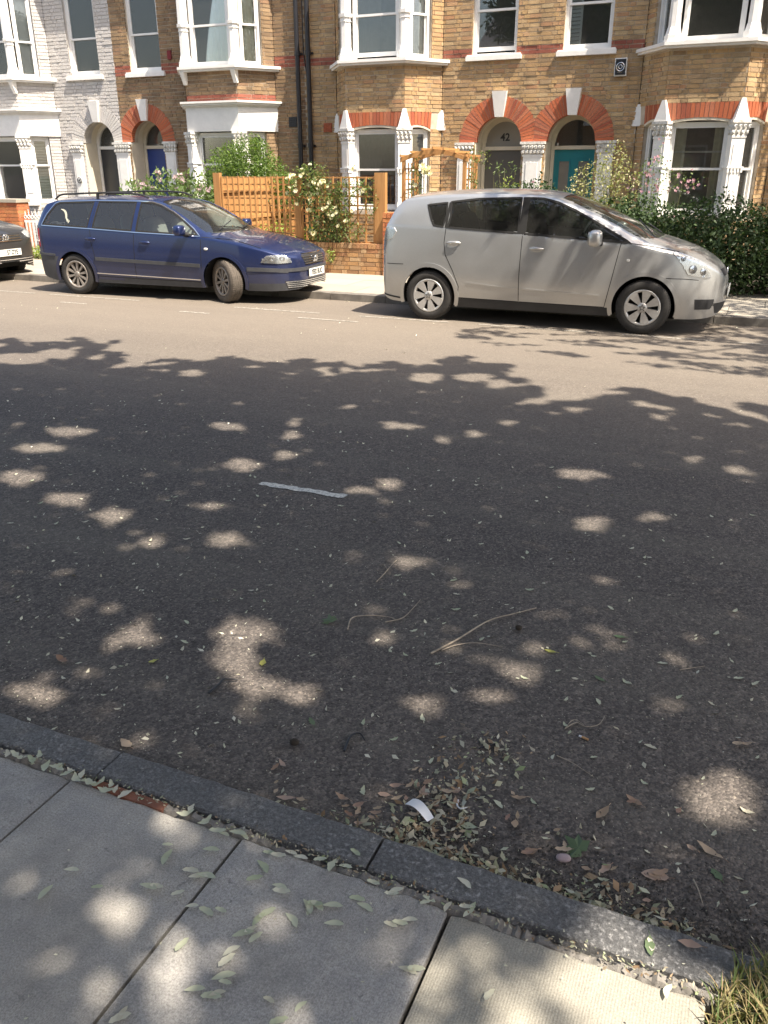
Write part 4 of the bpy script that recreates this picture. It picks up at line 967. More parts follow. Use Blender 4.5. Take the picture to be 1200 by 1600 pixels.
def wheel(root, x, y, r, s, rim, steer=0., W=.20, rr=.205, dusty=False, name='wheel'):
    """s = -1: outer face looks to -y"""
    T = Matrix.Translation((x, y, r)) @ Matrix.Rotation(steer, 4, 'Z') @ Matrix.Diagonal((1, -s, 1, 1))
    mb = MB(T); h = W/2
    prof = [(rr, -h*.8), (rr+.012, -h*.97), (r*.80, -h*1.03), (r*.93, -h*.95), (r*.985, -h*.80), (r, -h*.62), (r, -h*.36), (r-.008, -h*.34), (r-.008, -h*.28), (r, -h*.26), (r, -h*.04), (r-.008, -h*.02), (r-.008, h*.04), (r, h*.06), (r, h*.28), (r-.008, h*.30), (r-.008, h*.36), (r, h*.38), (r, h*.62), (r*.985, h*.8), (r*.93, h*.95), (r*.8, h), (rr, h*.8)]
    mb.lathe(prof, 'y', 40, closed=True); k = 60
    for i in range(k):
        a = 2*PI*i/k; R = Matrix.Rotation(a, 4, 'Y')
        for y0, y1 in ((-h*.86, -h*.40), (h*.40, h*.86)): mb.box(-.006, .006, y0, y1, r-.004, r+.0015, R)
    wo = mb.build(name, 'rubber_dusty' if dusty else 'rubber', root)
    b = MB(T); b.lathe([(0, -h*.45), (rr*.97, -h*.45), (rr*.97, -h*.42), (0, -h*.42)], 'y', 32); b.lathe([(rr, -h*.8), (rr, h*.8)], 'y', 32); b.build('rim_back', 'gap', wo)
    b = MB(T); b.lathe([(rr+.006, -h*.83), (rr+.008, -h*.95), (rr-.004, -h*1.0), (rr-.022, -h*.92), (rr-.028, -h*.6), (rr-.01, -h*.5)], 'y', 40, closed=True)
    if rim == 'cap':
        N = 7; b.lathe([(.0, -h*1.02), (.030, -h*1.0), (.055, -h*.94), (.062, -h*.80), (.03, -h*.7)], 'y', 24)
        for i in range(N):
            a0 = 2*PI*i/N+.2; R = Matrix.Rotation(a0, 4, 'Y'); ri, ro = .055, rr-.012; wi, wo2 = .019, .052
            b.add([(-wi, -h*.92, ri), (wi, -h*.92, ri), (wo2, -h*.97, ro-.02), (wo2*.7, -h*.97, ro), (-wo2*.7, -h*.97, ro), (-wo2, -h*.97, ro-.02),
                   (-wi, -h*.55, ri), (wi, -h*.55, ri), (wo2, -h*.6, ro-.02), (wo2*.7, -h*.6, ro), (-wo2*.7, -h*.6, ro), (-wo2, -h*.6, ro-.02)],
                  [(0, 1, 2, 3, 4, 5)[::-1]]+[(j, (j+1) % 6, (j+1) % 6+6, j+6) for j in range(6)], R)
        mat = 'alloy'
    else:
        N = 10; b.lathe([(0, -h*.90), (.030, -h*.92), (.045, -h*.84), (.050, -h*.5)], 'y', 20)
        for i in range(N):
            a0 = 2*PI*i/N+.1; R = Matrix.Rotation(a0, 4, 'Y'); ri, ro = .04, rr-.01; wi, wo2 = .011, .021
            b.add([(-wi, -h*.82, ri), (wi, -h*.82, ri), (wo2, -h*.88, ro), (-wo2, -h*.88, ro), (-wi*1.2, -h*.5, ri), (wi*1.2, -h*.5, ri), (wo2*1.2, -h*.55, ro), (-wo2*1.2, -h*.55, ro)],
                  [(3, 2, 1, 0), (0, 1, 5, 4), (1, 2, 6, 5), (2, 3, 7, 6), (3, 0, 4, 7)], R)
        mat = 'alloy_dull'
    ro_ = b.build('rim', mat, wo)
    b = MB(T)
    for i in range(5): a = 2*PI*i/5+.3; b.cyl((.030*math.cos(a)*1.1, -h*.95, .030*math.sin(a)*1.1), (.030*math.cos(a)*1.1, -h*1.005, .030*math.sin(a)*1.1), .007, n=6)
    if rim == 'cap': b.lathe([(.018, -h*1.03), (.024, -h*1.03), (.024, -h*1.0), (.018, -h*1.0)], 'y', 16, closed=True); b.lathe([(.0, -h*1.03), (.006, -h*1.03), (.006, -h*1.0), (.0, -h*1.0)], 'y', 8)
    b.build('wheel_nuts', 'gap' if rim == 'cap' else 'alloy_dull', wo)
    b = MB(T); b.lathe([(.08, -h*.30), (.15, -h*.30), (.15, -h*.2), (.08, -h*.2)], 'y', 24, closed=True); b.build('brake_disc', 'alloy_dull', wo)
    return wo
def plate(root, body, M4, w=.52, h=.111):
    mb = MB(M4); mb.box(-w/2, w/2, -.006, 0, -h/2, h/2); o = mb.build('number_plate', 'plate_white', root)
    text('lettering', body, .105, 'ink', o, M4 @ Matrix.Translation((0, -.0075, -.003)) @ FACE @ Matrix.Diagonal((.80, 1, 1, 1)))
    return o
def vw(root, M4, r=.055):
    mb = MB(M4); mb.lathe([(r*.84, -.01), (r, -.01), (r, 0), (r*.84, 0)], 'y', 28, closed=True)
    def bar(a, b, w=.010):
        d = Vector((b[0]-a[0], b[1]-a[1])).normalized()*w/2; nx, nz = -d.y, d.x
        mb.prism([(a[0]*r-nx, a[1]*r-nz), (b[0]*r-nx, b[1]*r-nz), (b[0]*r+nx, b[1]*r+nz), (a[0]*r+nx, a[1]*r+nz)], -.009, 0)
    for a, b in (((-.36, .86), (0, .14)), ((0, .14), (.36, .86)), ((-.80, .40), (-.38, -.80)), ((-.38, -.80), (0, -.02)), ((0, -.02), (.38, -.80)), ((.38, -.80), (.80, .40))): bar(a, b, .013)
    return mb.build('emblem', 'chrome', root)
def car_common(c, r, wb, steer, rim, dusty=False, seats=(.35, 1.35), zs=0.0, tw=.74, sm='seat'):
    P = c.P; root = c.root
    # wheel wells, floor, seats
    for x in (0, wb):
        for s in (-1, 1):
            mb = MB(); n = 20; R = r+.055; ys = (.30, .80)
            vs = [(x+R*math.cos(a), s*y, r+R*math.sin(a)) for a in np.linspace(-.3, PI+.3, n) for y in ys]
            mb.add(vs, [(2*i, 2*i+1, 2*i+3, 2*i+2) for i in range(n-1)]); mb.add([(x-R, s*.30, .12), (x+R, s*.30, .12), (x+R, s*.30, r+R), (x-R, s*.30, r+R)], [(0, 1, 2, 3)])
            mb.build('wheel_well', 'gap', root)
    mb = MB(); mb.box(P['xr']+.25, -r-.05, -.62, .62, .22, .40); mb.box(r+.06, wb-r-.06, -.80, .80, .20, .34); mb.box(wb+r+.05, P['xn']-.30, -.55, .55, .22, .5); mb.box(wb-r-.02, wb+r+.02, -.30, .30, .2, .6); mb.box(-r-.02, r+.02, -.30, .30, .2, .5); mb.build('underbody', 'gap', root)
    mb = MB(); mb.box(r+.1, wb-r-.1, -.76, .76, .345, .38); mb.box(-.75, r, -.55, .55, .62, .66); mb.build('cabin_floor', 'seat', root)
    for sx in seats:
        for sy in (-.37, .37):
            mb = MB(); mb.ell((sx+.18, sy, .52+zs), (.27, .25, .10), .45); T = Matrix.Translation((sx-.08, sy, .85+zs)) @ Matrix.Rotation(-.25, 4, 'Y')
            mb.ell((0, 0, 0), (.09, .24, .33), .5, T=T)
            so_ = mb.build('seat', sm, root)
            mb = MB(); mb.ell((-.07, 0, .43), (.055, .13, .10), .6, T=T); mb.cyl((-.04, -.05, .30), (-.06, -.05, .4), .008, n=6, T=T); mb.cyl((-.04, .05, .30), (-.06, .05, .4), .008, n=6, T=T); mb.build('headrest', sm, so_)
    dz = float(smooth_tab(P['top'], np.array([P['dash']+.35]))[0])
    mb = MB(); mb.ell((P['dash']+.22, 0, dz-.24), (.34, .72, .15), .4); mb.build('dashboard', 'seat', root)
    mb = MB(Matrix.Translation((P['dash']-.18, -.37, dz-.16)) @ Matrix.Rotation(-1.15, 4, 'Y')); n = 24
    mb.tube([(.18*math.cos(a), .18*math.sin(a), 0) for a in np.linspace(0, 2*PI, n)], .014, 6); mb.box(-.17, .17, -.02, .02, -.01, .01); mb.cyl((0, 0, 0), (0, 0, -.2), .03, n=8); mb.build('steering_wheel', 'seat', root)
    ty = P['w']-.105-(.74-tw)
    for s in (-1, 1):
        wheel(root, 0, s*ty, r, s, rim); wheel(root, wb, s*ty, r, s, rim, steer, dusty=dusty)
    for s in (-1, 1):
        for x in (0, wb):
            ra = P['ra']; mb = MB(); c.strip([(x+(ra+.012)*math.cos(a), r+(ra+.012)*math.sin(a)) for a in np.linspace(-.28, PI+.28, 40)], .05, .012, s, mb); mb.build('arch_lip', c.paint, root)
def handle(c, x, z, s=-1, L=.17):
    mb = MB(); p = c.P3(x, z, s, 0); mb.ell((p.x, p.y, p.z-.008), (L*.42, .006, .03), .7, T=None)
    o = mb.build('door_handle', c.paint, c.root)
    mb = MB(); mb.tube([(p.x-L/2, p.y+s*.002, p.z), (p.x-L/2+.02, p.y+s*.026, p.z+.003), (p.x, p.y+s*.032, p.z+.005), (p.x+L/2-.02, p.y+s*.026, p.z+.003), (p.x+L/2, p.y+s*.002, p.z)], [.010, .013, .014, .013, .010], 8); mb.build('grip', c.paint, o)
def mirror(c, x, z, s, mat, size=(.07, .10, .075)):
    p = c.P3(x, z, s, 0); mb = MB(); mb.ell((p.x-.02, p.y+s*.15, p.z+.06), (size[0], size[1], size[2]), .62, 20, 14); o = mb.build('door_mirror', mat, c.root)
    mb = MB(); mb.tube([(p.x+.02, p.y, p.z-.005), (p.x, p.y+s*.07, p.z+.0), (p.x-.01, p.y+s*.12, p.z+.03)], [.035, .03, .035], 8); mb.build('mirror_stalk', 'black_plastic', o)
    mb = MB(); mb.ell((p.x-.02-size[0]*.92, p.y+s*.15, p.z+.06), (.004, size[1]*.8, size[2]*.8), .6); mb.build('mirror_glass', 'chrome', o)
# ---- blue estate car
root = thing('parked_car', 'dark blue estate car with roof rails and its front wheels turned', 'car', (-9.96+.045, 10.6, 0), .05, 'cars parked along the far kerb')
body_y = .84                                            # the near flank stands this far from the centre line
root.matrix_basis = Matrix.Translation((-9.96, 10.53, 0)) @ Matrix.Rotation(.045, 4, 'Z') @ Matrix.Translation((0, .87, 0))
g1 = [(-.57, 1.055), (-.50, 1.19), (-.37, 1.34), (-.30, 1.372), (.36, 1.393), (.30, 1.028)]
g2 = [(.40, 1.024), (.455, 1.396), (1.135, 1.395), (1.115, .995)]
g3 = [(1.205, .990), (1.225, 1.393), (1.42, 1.383), (1.58, 1.345), (1.80, 1.255), (2.00, 1.145), (2.18, 1.03), (2.29, .955)]
PB = dict(xr=-.87, xn=3.80, w=.87, rl=.42, rp=3.6, nl=1.05, np=3.1, ra=.365, tumble=.40, dash=2.05,
    top=[(-.87, .60), (-.85, .70), (-.83, .82), (-.80, .98), (-.73, 1.15), (-.64, 1.31), (-.56, 1.40), (-.40, 1.445), (0, 1.465), (.5, 1.475), (1.0, 1.472), (1.35, 1.455), (1.6, 1.41), (1.85, 1.315), (2.1, 1.195), (2.35, 1.06), (2.5, .985), (2.65, .955), (2.9, .92), (3.15, .87), (3.35, .825), (3.52, .775), (3.65, .735), (3.735, .70), (3.775, .64), (3.80, .52)],
    bot=[(-.87, .46), (-.84, .37), (-.78, .30), (-.62, .24), (-.4, .20), (.4, .20), (2.3, .20), (3.1, .19), (3.45, .19), (3.62, .195), (3.75, .205), (3.80, .25)],
    belt=[(-1, 1.03), (-.5, 1.03), (.4, 1.0), (1.2, .965), (2.3, .925), (2.6, .90), (3.8, .80)], drop=[(-1, .06), (-.6, .055), (1.4, .055), (1.8, .075), (2.3, .085), (2.5, .05), (3.8, .05)],
    arches=[circle(0, .31, .365), circle(2.703, .31, .375)], glass=[g1, g2, g3], glassmat='car_glass',
    top_cut=[[(1.50, -.01), (1.50, .50), (1.75, .60), (2.1, .67), (2.38, .72), (2.46, .60), (2.53, .30), (2.55, -.01)], [(-.80, -.01), (-.78, .50), (-.60, .48), (-.59, -.01)]],
    low=[[(-1.1, .10), (-1.1, .60), (-.31, .575), (-.37, .30), (-.37, .1)], [(.35, .1), (.37, .275), (2.34, .275), (2.34, .1)], [(3.07, .1), (3.07, .30), (3.3, .30), (3.9, .30), (3.9, .1)]], lowmat='grey_plastic')
c = Car(PB, root, 'blue_paint')
car_common(c, .31, 2.703, -.52, 'alloy', True, sm='seat_grey')
for s in (-1, 1):
    for g in (g1, g2, g3): c.strip(g+[g[0]], .022, .003, s).build('window_seal', 'gap', root)
    o_ = [(-.60, 1.04), (-.52, 1.20), (-.39, 1.36), (-.30, 1.392), (.4, 1.412), (1.2, 1.411), (1.42, 1.402), (1.60, 1.362), (1.82, 1.270), (2.02, 1.160), (2.20, 1.045), (2.33, .94), (1.2, .972), (.35, 1.008), (-.60, 1.04)]
    c.strip(o_, .012, .006, s).build('chrome_trim', 'chrome', root)
    for p in ([(.355, 1.02), (.36, .80), (.395, .66), (.40, .58), (.36, .47), (.38, .30), (1.14, .29), (1.15, .6), (1.165, .98)], [(1.15, .29), (2.30, .285), (2.335, .5), (2.345, .93)], [(.355, 1.02), (.42, 1.41)], [(2.36, .93), (2.9, .90), (3.3, .795)], [(-.60, .62), (-.62, .80), (-.63, 1.0)]):
        c.strip(p, .008, .0015, s).build('panel_gap', 'gap', root)
    c.strip([(.42, .565), (2.31, .525)], .05, .014, s).build('side_moulding', 'grey_plastic', root)
    c.strip([(.38, .345), (2.33, .315)], .014, .006, s).build('chrome_strip', 'chrome', root)
    c.strip([(3.10, .50), (3.30, .50), (3.52, .49), (3.66, .475)], .055, .014, s).build('bumper_moulding', 'grey_plastic', root)
    c.strip([(-.80, .62), (-.37, .60)], .03, .014, s).build('bumper_edge', 'grey_plastic', root)
    handle(c, .36, .86, s); handle(c, 1.36, .83, s); mirror(c, 2.10, .965, s, 'blue_paint')
    p = c.P3(2.43, .765, s, .004); mb = MB(); mb.ell((p.x, p.y, p.z), (.034, .008, .018), .8); mb.build('indicator_lamp', 'plate_white', root)
    # roof rails
    pts = [(-.45, 1.42), (-.33, 1.485), (-.1, 1.502), (.5, 1.522), (1.0, 1.515), (1.2, 1.495), (1.32, 1.455)]
    mb = MB(); mb.tube([Vector((x, s*(.59), z)) for x, z in [(q.x, q.y) for q in curve_pts([Vector((a, b, 0)) for a, b in pts], 4)]], .014, 8)
    mb.box(.36, .40, s*.59-.012, s*.59+.012, 1.42, 1.51); mb.build('roof_rail', 'black_plastic', root)
    # lamps
    Ub = Vector((.80, s*-0.60*-1, 0)) if s > 0 else Vector((.80, .60, 0)); D = Vector((-.60, .80, 0)) if s < 0 else Vector((-.60, -.80, 0)); U = Vector((.80, .60, 0)) if s < 0 else Vector((.80, -.60, 0))
    O = Vector((3.45, -.62, .65)) if s < 0 else Vector((3.45, .62, .65)); O = O-D*1.2
    pl = [(-.23, -.055), (-.20, .00), (-.14, .045), (-.02, .052), (.13, .045), (.20, -.01), (.23, -.06), (.0, -.068)]
    o = c.patch('headlight', pl, O, U, (0, 0, 1), D, 'lamp_silver', out=.003)
    q = [(x*1.0, z*1.0) for x, z in pl]; c.patch('lens', q, O, U, (0, 0, 1), D, 'lamp_glass', o, out=.014, th=.012)
    mb = MB()
    for dx, rr in ((.08, .042), (-.06, .040)):
        ctr = O+U*dx; h = c.bvh.ray_cast(ctr, D, 4)[0]
        if h: mb.lathe([(rr, 0), (rr*.8, .004), (rr*.35, .0)], 'z', 16, T=Matrix.Translation(h-D*.005) @ (-D).to_track_quat('Z', 'Y').to_matrix().to_4x4())
    if mb.v: mb.build('reflector', 'chrome', o)
    # tail lamp
    D = Vector((.5, -s*.86, 0)).normalized(); U = Vector((.86, s*.5, 0)).normalized(); O = Vector((-.72, s*.80, .85))-D*1.0
    c.patch('tail_light', [(-.10, -.14), (.05, -.14), (.04, .14), (-.09, .14)], O, U, (0, 0, 1), D, 'red_lens', out=.005)
F_ = lambda y, z: Vector((5, y, z))
c.patch('grille', [(-.31, .535), (-.37, .665), (-.30, .69), (.30, .69), (.37, .665), (.31, .535)], (5, 0, 0), (0, 1, 0), (0, 0, 1), (-1, 0, 0), 'black_plastic', out=.003)
gr = c.root.children[-1]
for k in range(4):
    z = .558+.032*k; wd = .315+.014*k; front_bar(c, 'slat', z, -wd, wd, .012, .014, 'chrome', gr)
front_bar(c, 'slat', .696, -.33, .33, .014, .014, 'chrome', gr)
h = c.bvh.ray_cast(Vector((5, .004, .605)), Vector((-1, 0, 0)))[0]
NF = lambda h, tilt=0: Matrix.Translation(h) @ Matrix.Rotation(PI/2, 4, 'Z') @ Matrix.Rotation(tilt, 4, 'X')
vw(gr, NF(h+Vector((.016, 0, 0)), .25), .062)
h = c.bvh.ray_cast(Vector((5, .004, .42)), Vector((-1, 0, 0)))[0]
plate(root, 'YE02 BUO', NF(h+Vector((.016, 0, 0))))

o = c.patch('lower_grille', [(-.62, .22), (-.66, .33), (.66, .33), (.62, .22)], (5, 0, 0), (0, 1, 0), (0, 0, 1), (-1, 0, 0), 'black_plastic', out=.003, cell=.025)
for k in range(4):
    z = .238+.026*k; wd = .62+.01*k; front_bar(c, 'slat', z, -wd, wd, .009, .012, 'lamp_silver', o)
front_bar(c, 'bumper_moulding', .485, -.72, .72, .05, .012, 'grey_plastic', None, .0)
mb = MB()
for a, b in (((2.48, -.55, 1.01), (2.30, .12, 1.115)), ((2.50, .10, 1.0), (2.33, .66, 1.06))): mb.tube([a, b], .008, 5)
mb.build('wiper', 'black_plastic', root)
# ---- silver people carrier
root = thing('parked_car', 'silver people carrier with seven-spoke wheel covers in dappled shade by the hedge', 'car', (0, 0, 0), 0, 'cars parked along the far kerb')
root.matrix_basis = Matrix.Translation((-3.93, 10.42, 0)) @ Matrix.Translation((0, .885, 0))
g1 = [(-.075, 1.425), (.00, 1.26), (.045, 1.185), (.17, 1.17), (.20, 1.30), (.185, 1.455)]
g2 = [(.235, 1.165), (.255, 1.30), (.235, 1.465), (.6, 1.505), (1.13, 1.52), (1.15, 1.12)]
g3 = [(1.235, 1.115), (1.225, 1.520), (1.40, 1.515), (1.58, 1.475), (1.80, 1.39), (2.05, 1.27), (2.30, 1.145), (2.50, 1.045)]
PSV = dict(xr=-.76, xn=3.61, w=.885, rl=.34, rp=4.0, nl=1.15, np=2.55, ra=.375, tumble=.36, dash=2.05, wb=.968, ws=.95,
    top=[(-.76, .62), (-.745, .78), (-.71, .95), (-.66, 1.12), (-.58, 1.32), (-.48, 1.48), (-.38, 1.545), (-.15, 1.575), (.3, 1.605), (.8, 1.615), (1.2, 1.605), (1.5, 1.57), (1.75, 1.505), (2.0, 1.415), (2.3, 1.29), (2.55, 1.175), (2.72, 1.095), (2.9, 1.045), (3.1, .985), (3.3, .905), (3.45, .815), (3.54, .73), (3.59, .63), (3.61, .52)],
    bot=[(-.76, .46), (-.73, .36), (-.66, .27), (-.5, .22), (.4, .19), (2.3, .19), (3.0, .19), (3.3, .185), (3.48, .20), (3.58, .27), (3.61, .38)],
    belt=[(-1, 1.20), (0, 1.165), (1.2, 1.10), (2.5, 1.03), (2.8, .97), (3.6, .80)], drop=[(-1, .05), (-.5, .06), (1.3, .06), (1.8, .07), (2.5, .08), (2.8, .055), (3.6, .05)],
    arches=[circle(0, .315, .375), circle(2.72, .315, .385)], glass=[g1, g2, g3], glassmat='dark_glass',
    top_cut=[[(1.60, -.01), (1.60, .50), (1.9, .60), (2.3, .68), (2.58, .74), (2.68, .60), (2.76, .30), (2.78, -.01)], [(-.66, -.01), (-.64, .55), (-.47, .53), (-.46, -.01)]],
    low=[[(.37, .05), (.395, .305), (2.32, .29), (2.34, .05)]], lowmat='black_plastic')
c = Car(PSV, root, 'silver_paint')
car_common(c, .315, 2.72, 0., 'cap', seats=(.25, 1.22), zs=.13)
for s in (-1, 1):
    for g in (g1, g2, g3): c.strip(g+[g[0]], .024, .003, s).build('window_seal', 'gap', root)
    c.strip([(1.195, 1.11), (1.19, 1.53)], .075, .002, s).build('door_pillar', 'gap', root)
    c.strip([(.21, 1.16), (.225, 1.46)], .03, .002, s).build('door_pillar', 'gap', root)
    c.strip([(1.60, 1.10), (1.585, 1.48)], .035, .002, s, off=-.03).build('window_divider', 'gap', root)
    for p in ([(.215, 1.16), (.20, .98), (.22, .84), (.33, .64), (.41, .45), (.395, .31), (1.205, .30), (1.20, .6), (1.21, 1.11)], [(1.215, .30), (2.27, .295), (2.33, .62), (2.40, 1.05)], [(2.42, 1.05), (2.75, 1.01), (3.05, .955)], [(2.92, .66), (3.15, .655), (3.30, .64)], [(-.60, .70), (-.36, .70)]):
        c.strip(p, .008, .0015, s).build('panel_gap', 'gap', root)
    mb = MB(); c.strip([(.52, .505), (.9, .475), (1.19, .465)], .014, .006, s, mb); c.strip([(1.23, .465), (1.8, .44), (2.20, .43)], .014, .006, s, mb); mb.build('door_crease', 'silver_paint', root)
    handle(c, .33, .985, s); handle(c, 1.40, .945, s); mirror(c, 2.14, 1.035, s, 'silver_paint', (.075, .11, .095))
    p = c.P3(2.50, .85, s, .003); mb = MB(); mb.ell((p.x, p.y, p.z), (.020, .006, .017), .8); mb.build('indicator_lamp', 'plate_white', root)
    D = Vector((-.55, -s*.835, 0)); U = Vector((.835, -s*.55, 0)); O = Vector((3.22, s*.72, .82))-D*1.2
    pl = [(-.24, .125), (-.20, .14), (-.05, .095), (.10, .03), (.22, -.07), (.255, -.14), (.20, -.16), (.02, -.135), (-.06, -.115), (-.12, -.02)]
    o = c.patch('headlight', pl, O, U, (0, 0, 1), D, 'lamp_silver', out=.003)
    c.patch('lens', pl, O, U, (0, 0, 1), D, 'lamp_glass', o, out=.014, th=.012)
    mb = MB()
    for dx, dz_, rr in ((.0, -.06, .052), (.13, -.09, .042), (-.12, .06, .03)):
        h = c.bvh.ray_cast(O+U*dx+Vector((0, 0, dz_)), D, 4)[0]
        if h: mb.lathe([(rr, 0), (rr*.85, .006), (rr*.4, .001), (rr*.3, .006), (0, .008)], 'z', 16, T=Matrix.Translation(h-D*.004) @ (-D).to_track_quat('Z', 'Y').to_matrix().to_4x4())
    mb.build('reflector', 'chrome', o)
    D = Vector((.55, -s*.83, 0)); U = Vector((.83, s*.55, 0)); O = Vector((-.58, s*.80, 1.02))-D*1.0
    o = c.patch('tail_light', [(-.10, -.02), (-.04, .14), (.10, .13), (.13, .08), (.09, .0), (.0, -.04), (-.01, -.20), (-.09, -.22)], O, U, (0, 0, 1), D, 'lamp_silver', out=.004)
    c.patch('lens', [(-.10, -.02), (-.04, .14), (.10, .13), (.13, .08), (.09, .0), (.0, -.04), (-.01, -.20), (-.09, -.22)], O, U, (0, 0, 1), D, 'lamp_glass', o, out=.010, th=.006)
    D = Vector((-.5, -s*.866, 0)); U = Vector((.866, -s*.5, 0)); O = Vector((3.40, s*.60, .36))-D*1.2
    c.patch('fog_lamp_recess', [(-.15, .06), (.13, .05), (.12, -.03), (.08, -.065), (-.13, -.06)], O, U, (0, 0, 1), D, 'black_plastic', out=.003)
    c.strip([(-.70, .30), (-.40, .26)], .02, .008, s).build('bumper_scuff', 'black_plastic', root)
c.patch('grille', [(-.30, .66), (-.34, .74), (.34, .74), (.30, .66)], (5, 0, 0), (0, 1, 0), (0, 0, 1), (-1, 0, 0), 'black_plastic', out=.003)
c.patch('lower_grille', [(-.45, .24), (-.50, .36), (.50, .36), (.45, .24)], (5, 0, 0), (0, 1, 0), (0, 0, 1), (-1, 0, 0), 'black_plastic', out=.003)
h = c.bvh.ray_cast(Vector((5, .004, .47)), Vector((-1, 0, 0)))[0]; mb = MB(NF(h+Vector((.01, 0, 0)))); mb.box(-.26, .26, -.006, 0, -.055, .055); mb.build('number_plate', 'plate_white', root)
h = c.bvh.ray_cast(Vector((5, .004, .70)), Vector((-1, 0, 0)))[0]
mb = MB(NF(h+Vector((.014, 0, 0)))); mb.lathe([(.048, -.008), (.055, -.008), (.055, 0), (.048, 0)], 'y', 24, closed=True, T=Matrix.Diagonal((1.3, 1, .85, 1))); mb.lathe([(.022, -.008), (.028, -.008), (.028, 0), (.022, 0)], 'y', 20, closed=True, T=Matrix.Diagonal((.9, 1, 1.6, 1))); mb.build('emblem', 'chrome', root)
mb = MB()
for a, b in (((2.74, -.55, 1.10), (2.45, .10, 1.26)), ((2.74, .12, 1.11), (2.50, .62, 1.19))): mb.tube([a, b], .008, 5)
mb.build('wiper', 'black_plastic', root)
# ---- dark grey car cut by the left edge of the picture
root = thing('parked_car', 'dark grey car with a white front number plate, cut off by the left edge', 'car', (0, 0, 0), 0, 'cars parked along the far kerb')
NX = -12.25
PG = dict(PB); PG.update(xr=-.85, xn=3.42, nl=.85, np=3.4, w=.875, lowmat='black_plastic',
    top=[(-.85, .60), (-.82, .80), (-.78, 1.05), (-.68, 1.30), (-.55, 1.50), (-.35, 1.56), (.2, 1.59), (1.0, 1.585), (1.4, 1.55), (1.7, 1.45), (2.0, 1.30), (2.3, 1.12), (2.42, 1.055), (2.6, 1.02), (2.9, .965), (3.1, .91), (3.25, .84), (3.34, .77), (3.40, .66), (3.42, .55)],
    bot=[(-.85, .46), (-.8, .32), (-.6, .22), (2.3, .20), (3.0, .20), (3.25, .20), (3.37, .24), (3.42, .34)],
    belt=[(-1, 1.12), (0, 1.08), (1.2, 1.05), (2.3, 1.0), (3.4, .85)], drop=[(-1, .06), (3.5, .06)], arches=[circle(0, .315, .37), circle(2.6, .315, .37)],
    glass=[[(-.4, 1.14), (-.25, 1.43), (1.1, 1.49), (1.1, 1.09)], [(1.18, 1.09), (1.18, 1.49), (1.45, 1.44), (1.8, 1.28), (2.15, 1.06)]],
    top_cut=[[(1.45, -.01), (1.45, .50), (2.0, .62), (2.3, .70), (2.40, .5), (2.44, -.01)]], low=[[(-.9, .05), (-.9, .42), (-.38, .42), (-.38, .05)], [(.37, .05), (.37, .3), (2.24, .3), (2.24, .05)], [(2.96, .05), (2.96, .24), (3.5, .24), (3.5, .05)]], ra=.37)
root.matrix_basis = Matrix.Translation((NX-3.42, 10.42+.09, 0)) @ Matrix.Translation((0, .875, 0))
c = Car(PG, root, 'grey_paint'); car_common(c, .315, 2.6, 0., 'alloy', seats=(.3, 1.2), zs=.1)
g = c.patch('grille', [(-.34, .66), (-.42, .80), (.42, .80), (.34, .66)], (5, 0, 0), (0, 1, 0), (0, 0, 1), (-1, 0, 0), 'gap', out=.003, cell=.02)
for z in (.69, .73, .77): front_bar(c, 'slat', z, -.38, .38, .014, .014, 'chrome', g)
h = c.bvh.ray_cast(Vector((5, .004, .735)), Vector((-1, 0, 0)))[0]; vw(g, NF(h+Vector((.02, 0, 0)), .2), .075)
h = c.bvh.ray_cast(Vector((5, .004, .50)), Vector((-1, 0, 0)))[0]; plate(root, '     57 ZYE', NF(h+Vector((.016, 0, 0))))
g = c.patch('lower_grille', [(-.60, .26), (-.64, .40), (.64, .40), (.60, .26)], (5, 0, 0), (0, 1, 0), (0, 0, 1), (-1, 0, 0), 'gap', out=.003, cell=.025)
for z in (.29, .335, .375): front_bar(c, 'slat', z, -.60, .60, .013, .012, 'lamp_silver', g)
for s in (-1, 1):
    D = Vector((-.75, -s*.66, 0)); U = Vector((.66, -s*.75, 0)); O = Vector((3.2, s*.62, .77))-D*1.2
    o = c.patch('headlight', [(-.17, .05), (-.10, .075), (.10, .04), (.15, -.03), (.10, -.065), (-.10, -.06), (-.16, 0)], O, U, (0, 0, 1), D, 'lamp_silver', out=.003); c.patch('lens', [(-.17, .05), (-.10, .075), (.10, .04), (.15, -.03), (.10, -.065), (-.10, -.06), (-.16, 0)], O, U, (0, 0, 1), D, 'lamp_glass', o, out=.012, th=.01)
    mirror(c, 2.0, 1.07, s, 'grey_paint')

# ------------------------------------------------------------------ front gardens
def garden_wall(name, label, x0, x1, y0, z1, mat, coping='brick', depth=.215, group=None, limit=300):
    t = thing(name, label, 'wall', (x0, y0, .09), group=group); W = Matrix.Translation((x0, y0, .09)); L = x1-x0; recs = []
    zt = z1-.09-(.075 if coping == 'brick' else 0)
    k = int(zt/.075)
    for r in range(k):
        for T, l in ((Matrix(), L), (TR(L, 0, 0, PI/2), depth), (TR(L, depth, 0, PI), L)):
            if l == L and T != Matrix() and r < k-4: continue
            course(recs, T, 0, l, r*.075+.008, .066, [], mat, r % 2, jitter=.003, y=-.006)
    mb = MB(); mb.box(0, L, .012, depth-.012, 0, k*.075+.004)
    if coping == 'brick':
        x = 0
        while x < L-.04:
            recs.append((Matrix.Translation((x, -.012+random.uniform(-.003, .003), k*.075+.006)), (.068, depth+.02, .085), mat)); x += .078
    w_ = mb.build('mortar', 'mortar', t); place_bricks(recs, t, W, limit=limit)
    if coping == 'stone':
        b = MB(); b.box(-.03, L+.03, -.03, depth+.03, k*.075+.004, k*.075+.07); b.build('coping', 'paving_far', t)
    return t
garden_wall('garden_wall', 'low yellow brick wall under the wooden trellis of number 42', -9.55, -6.14, 14.0, .62, 'brick_garden')
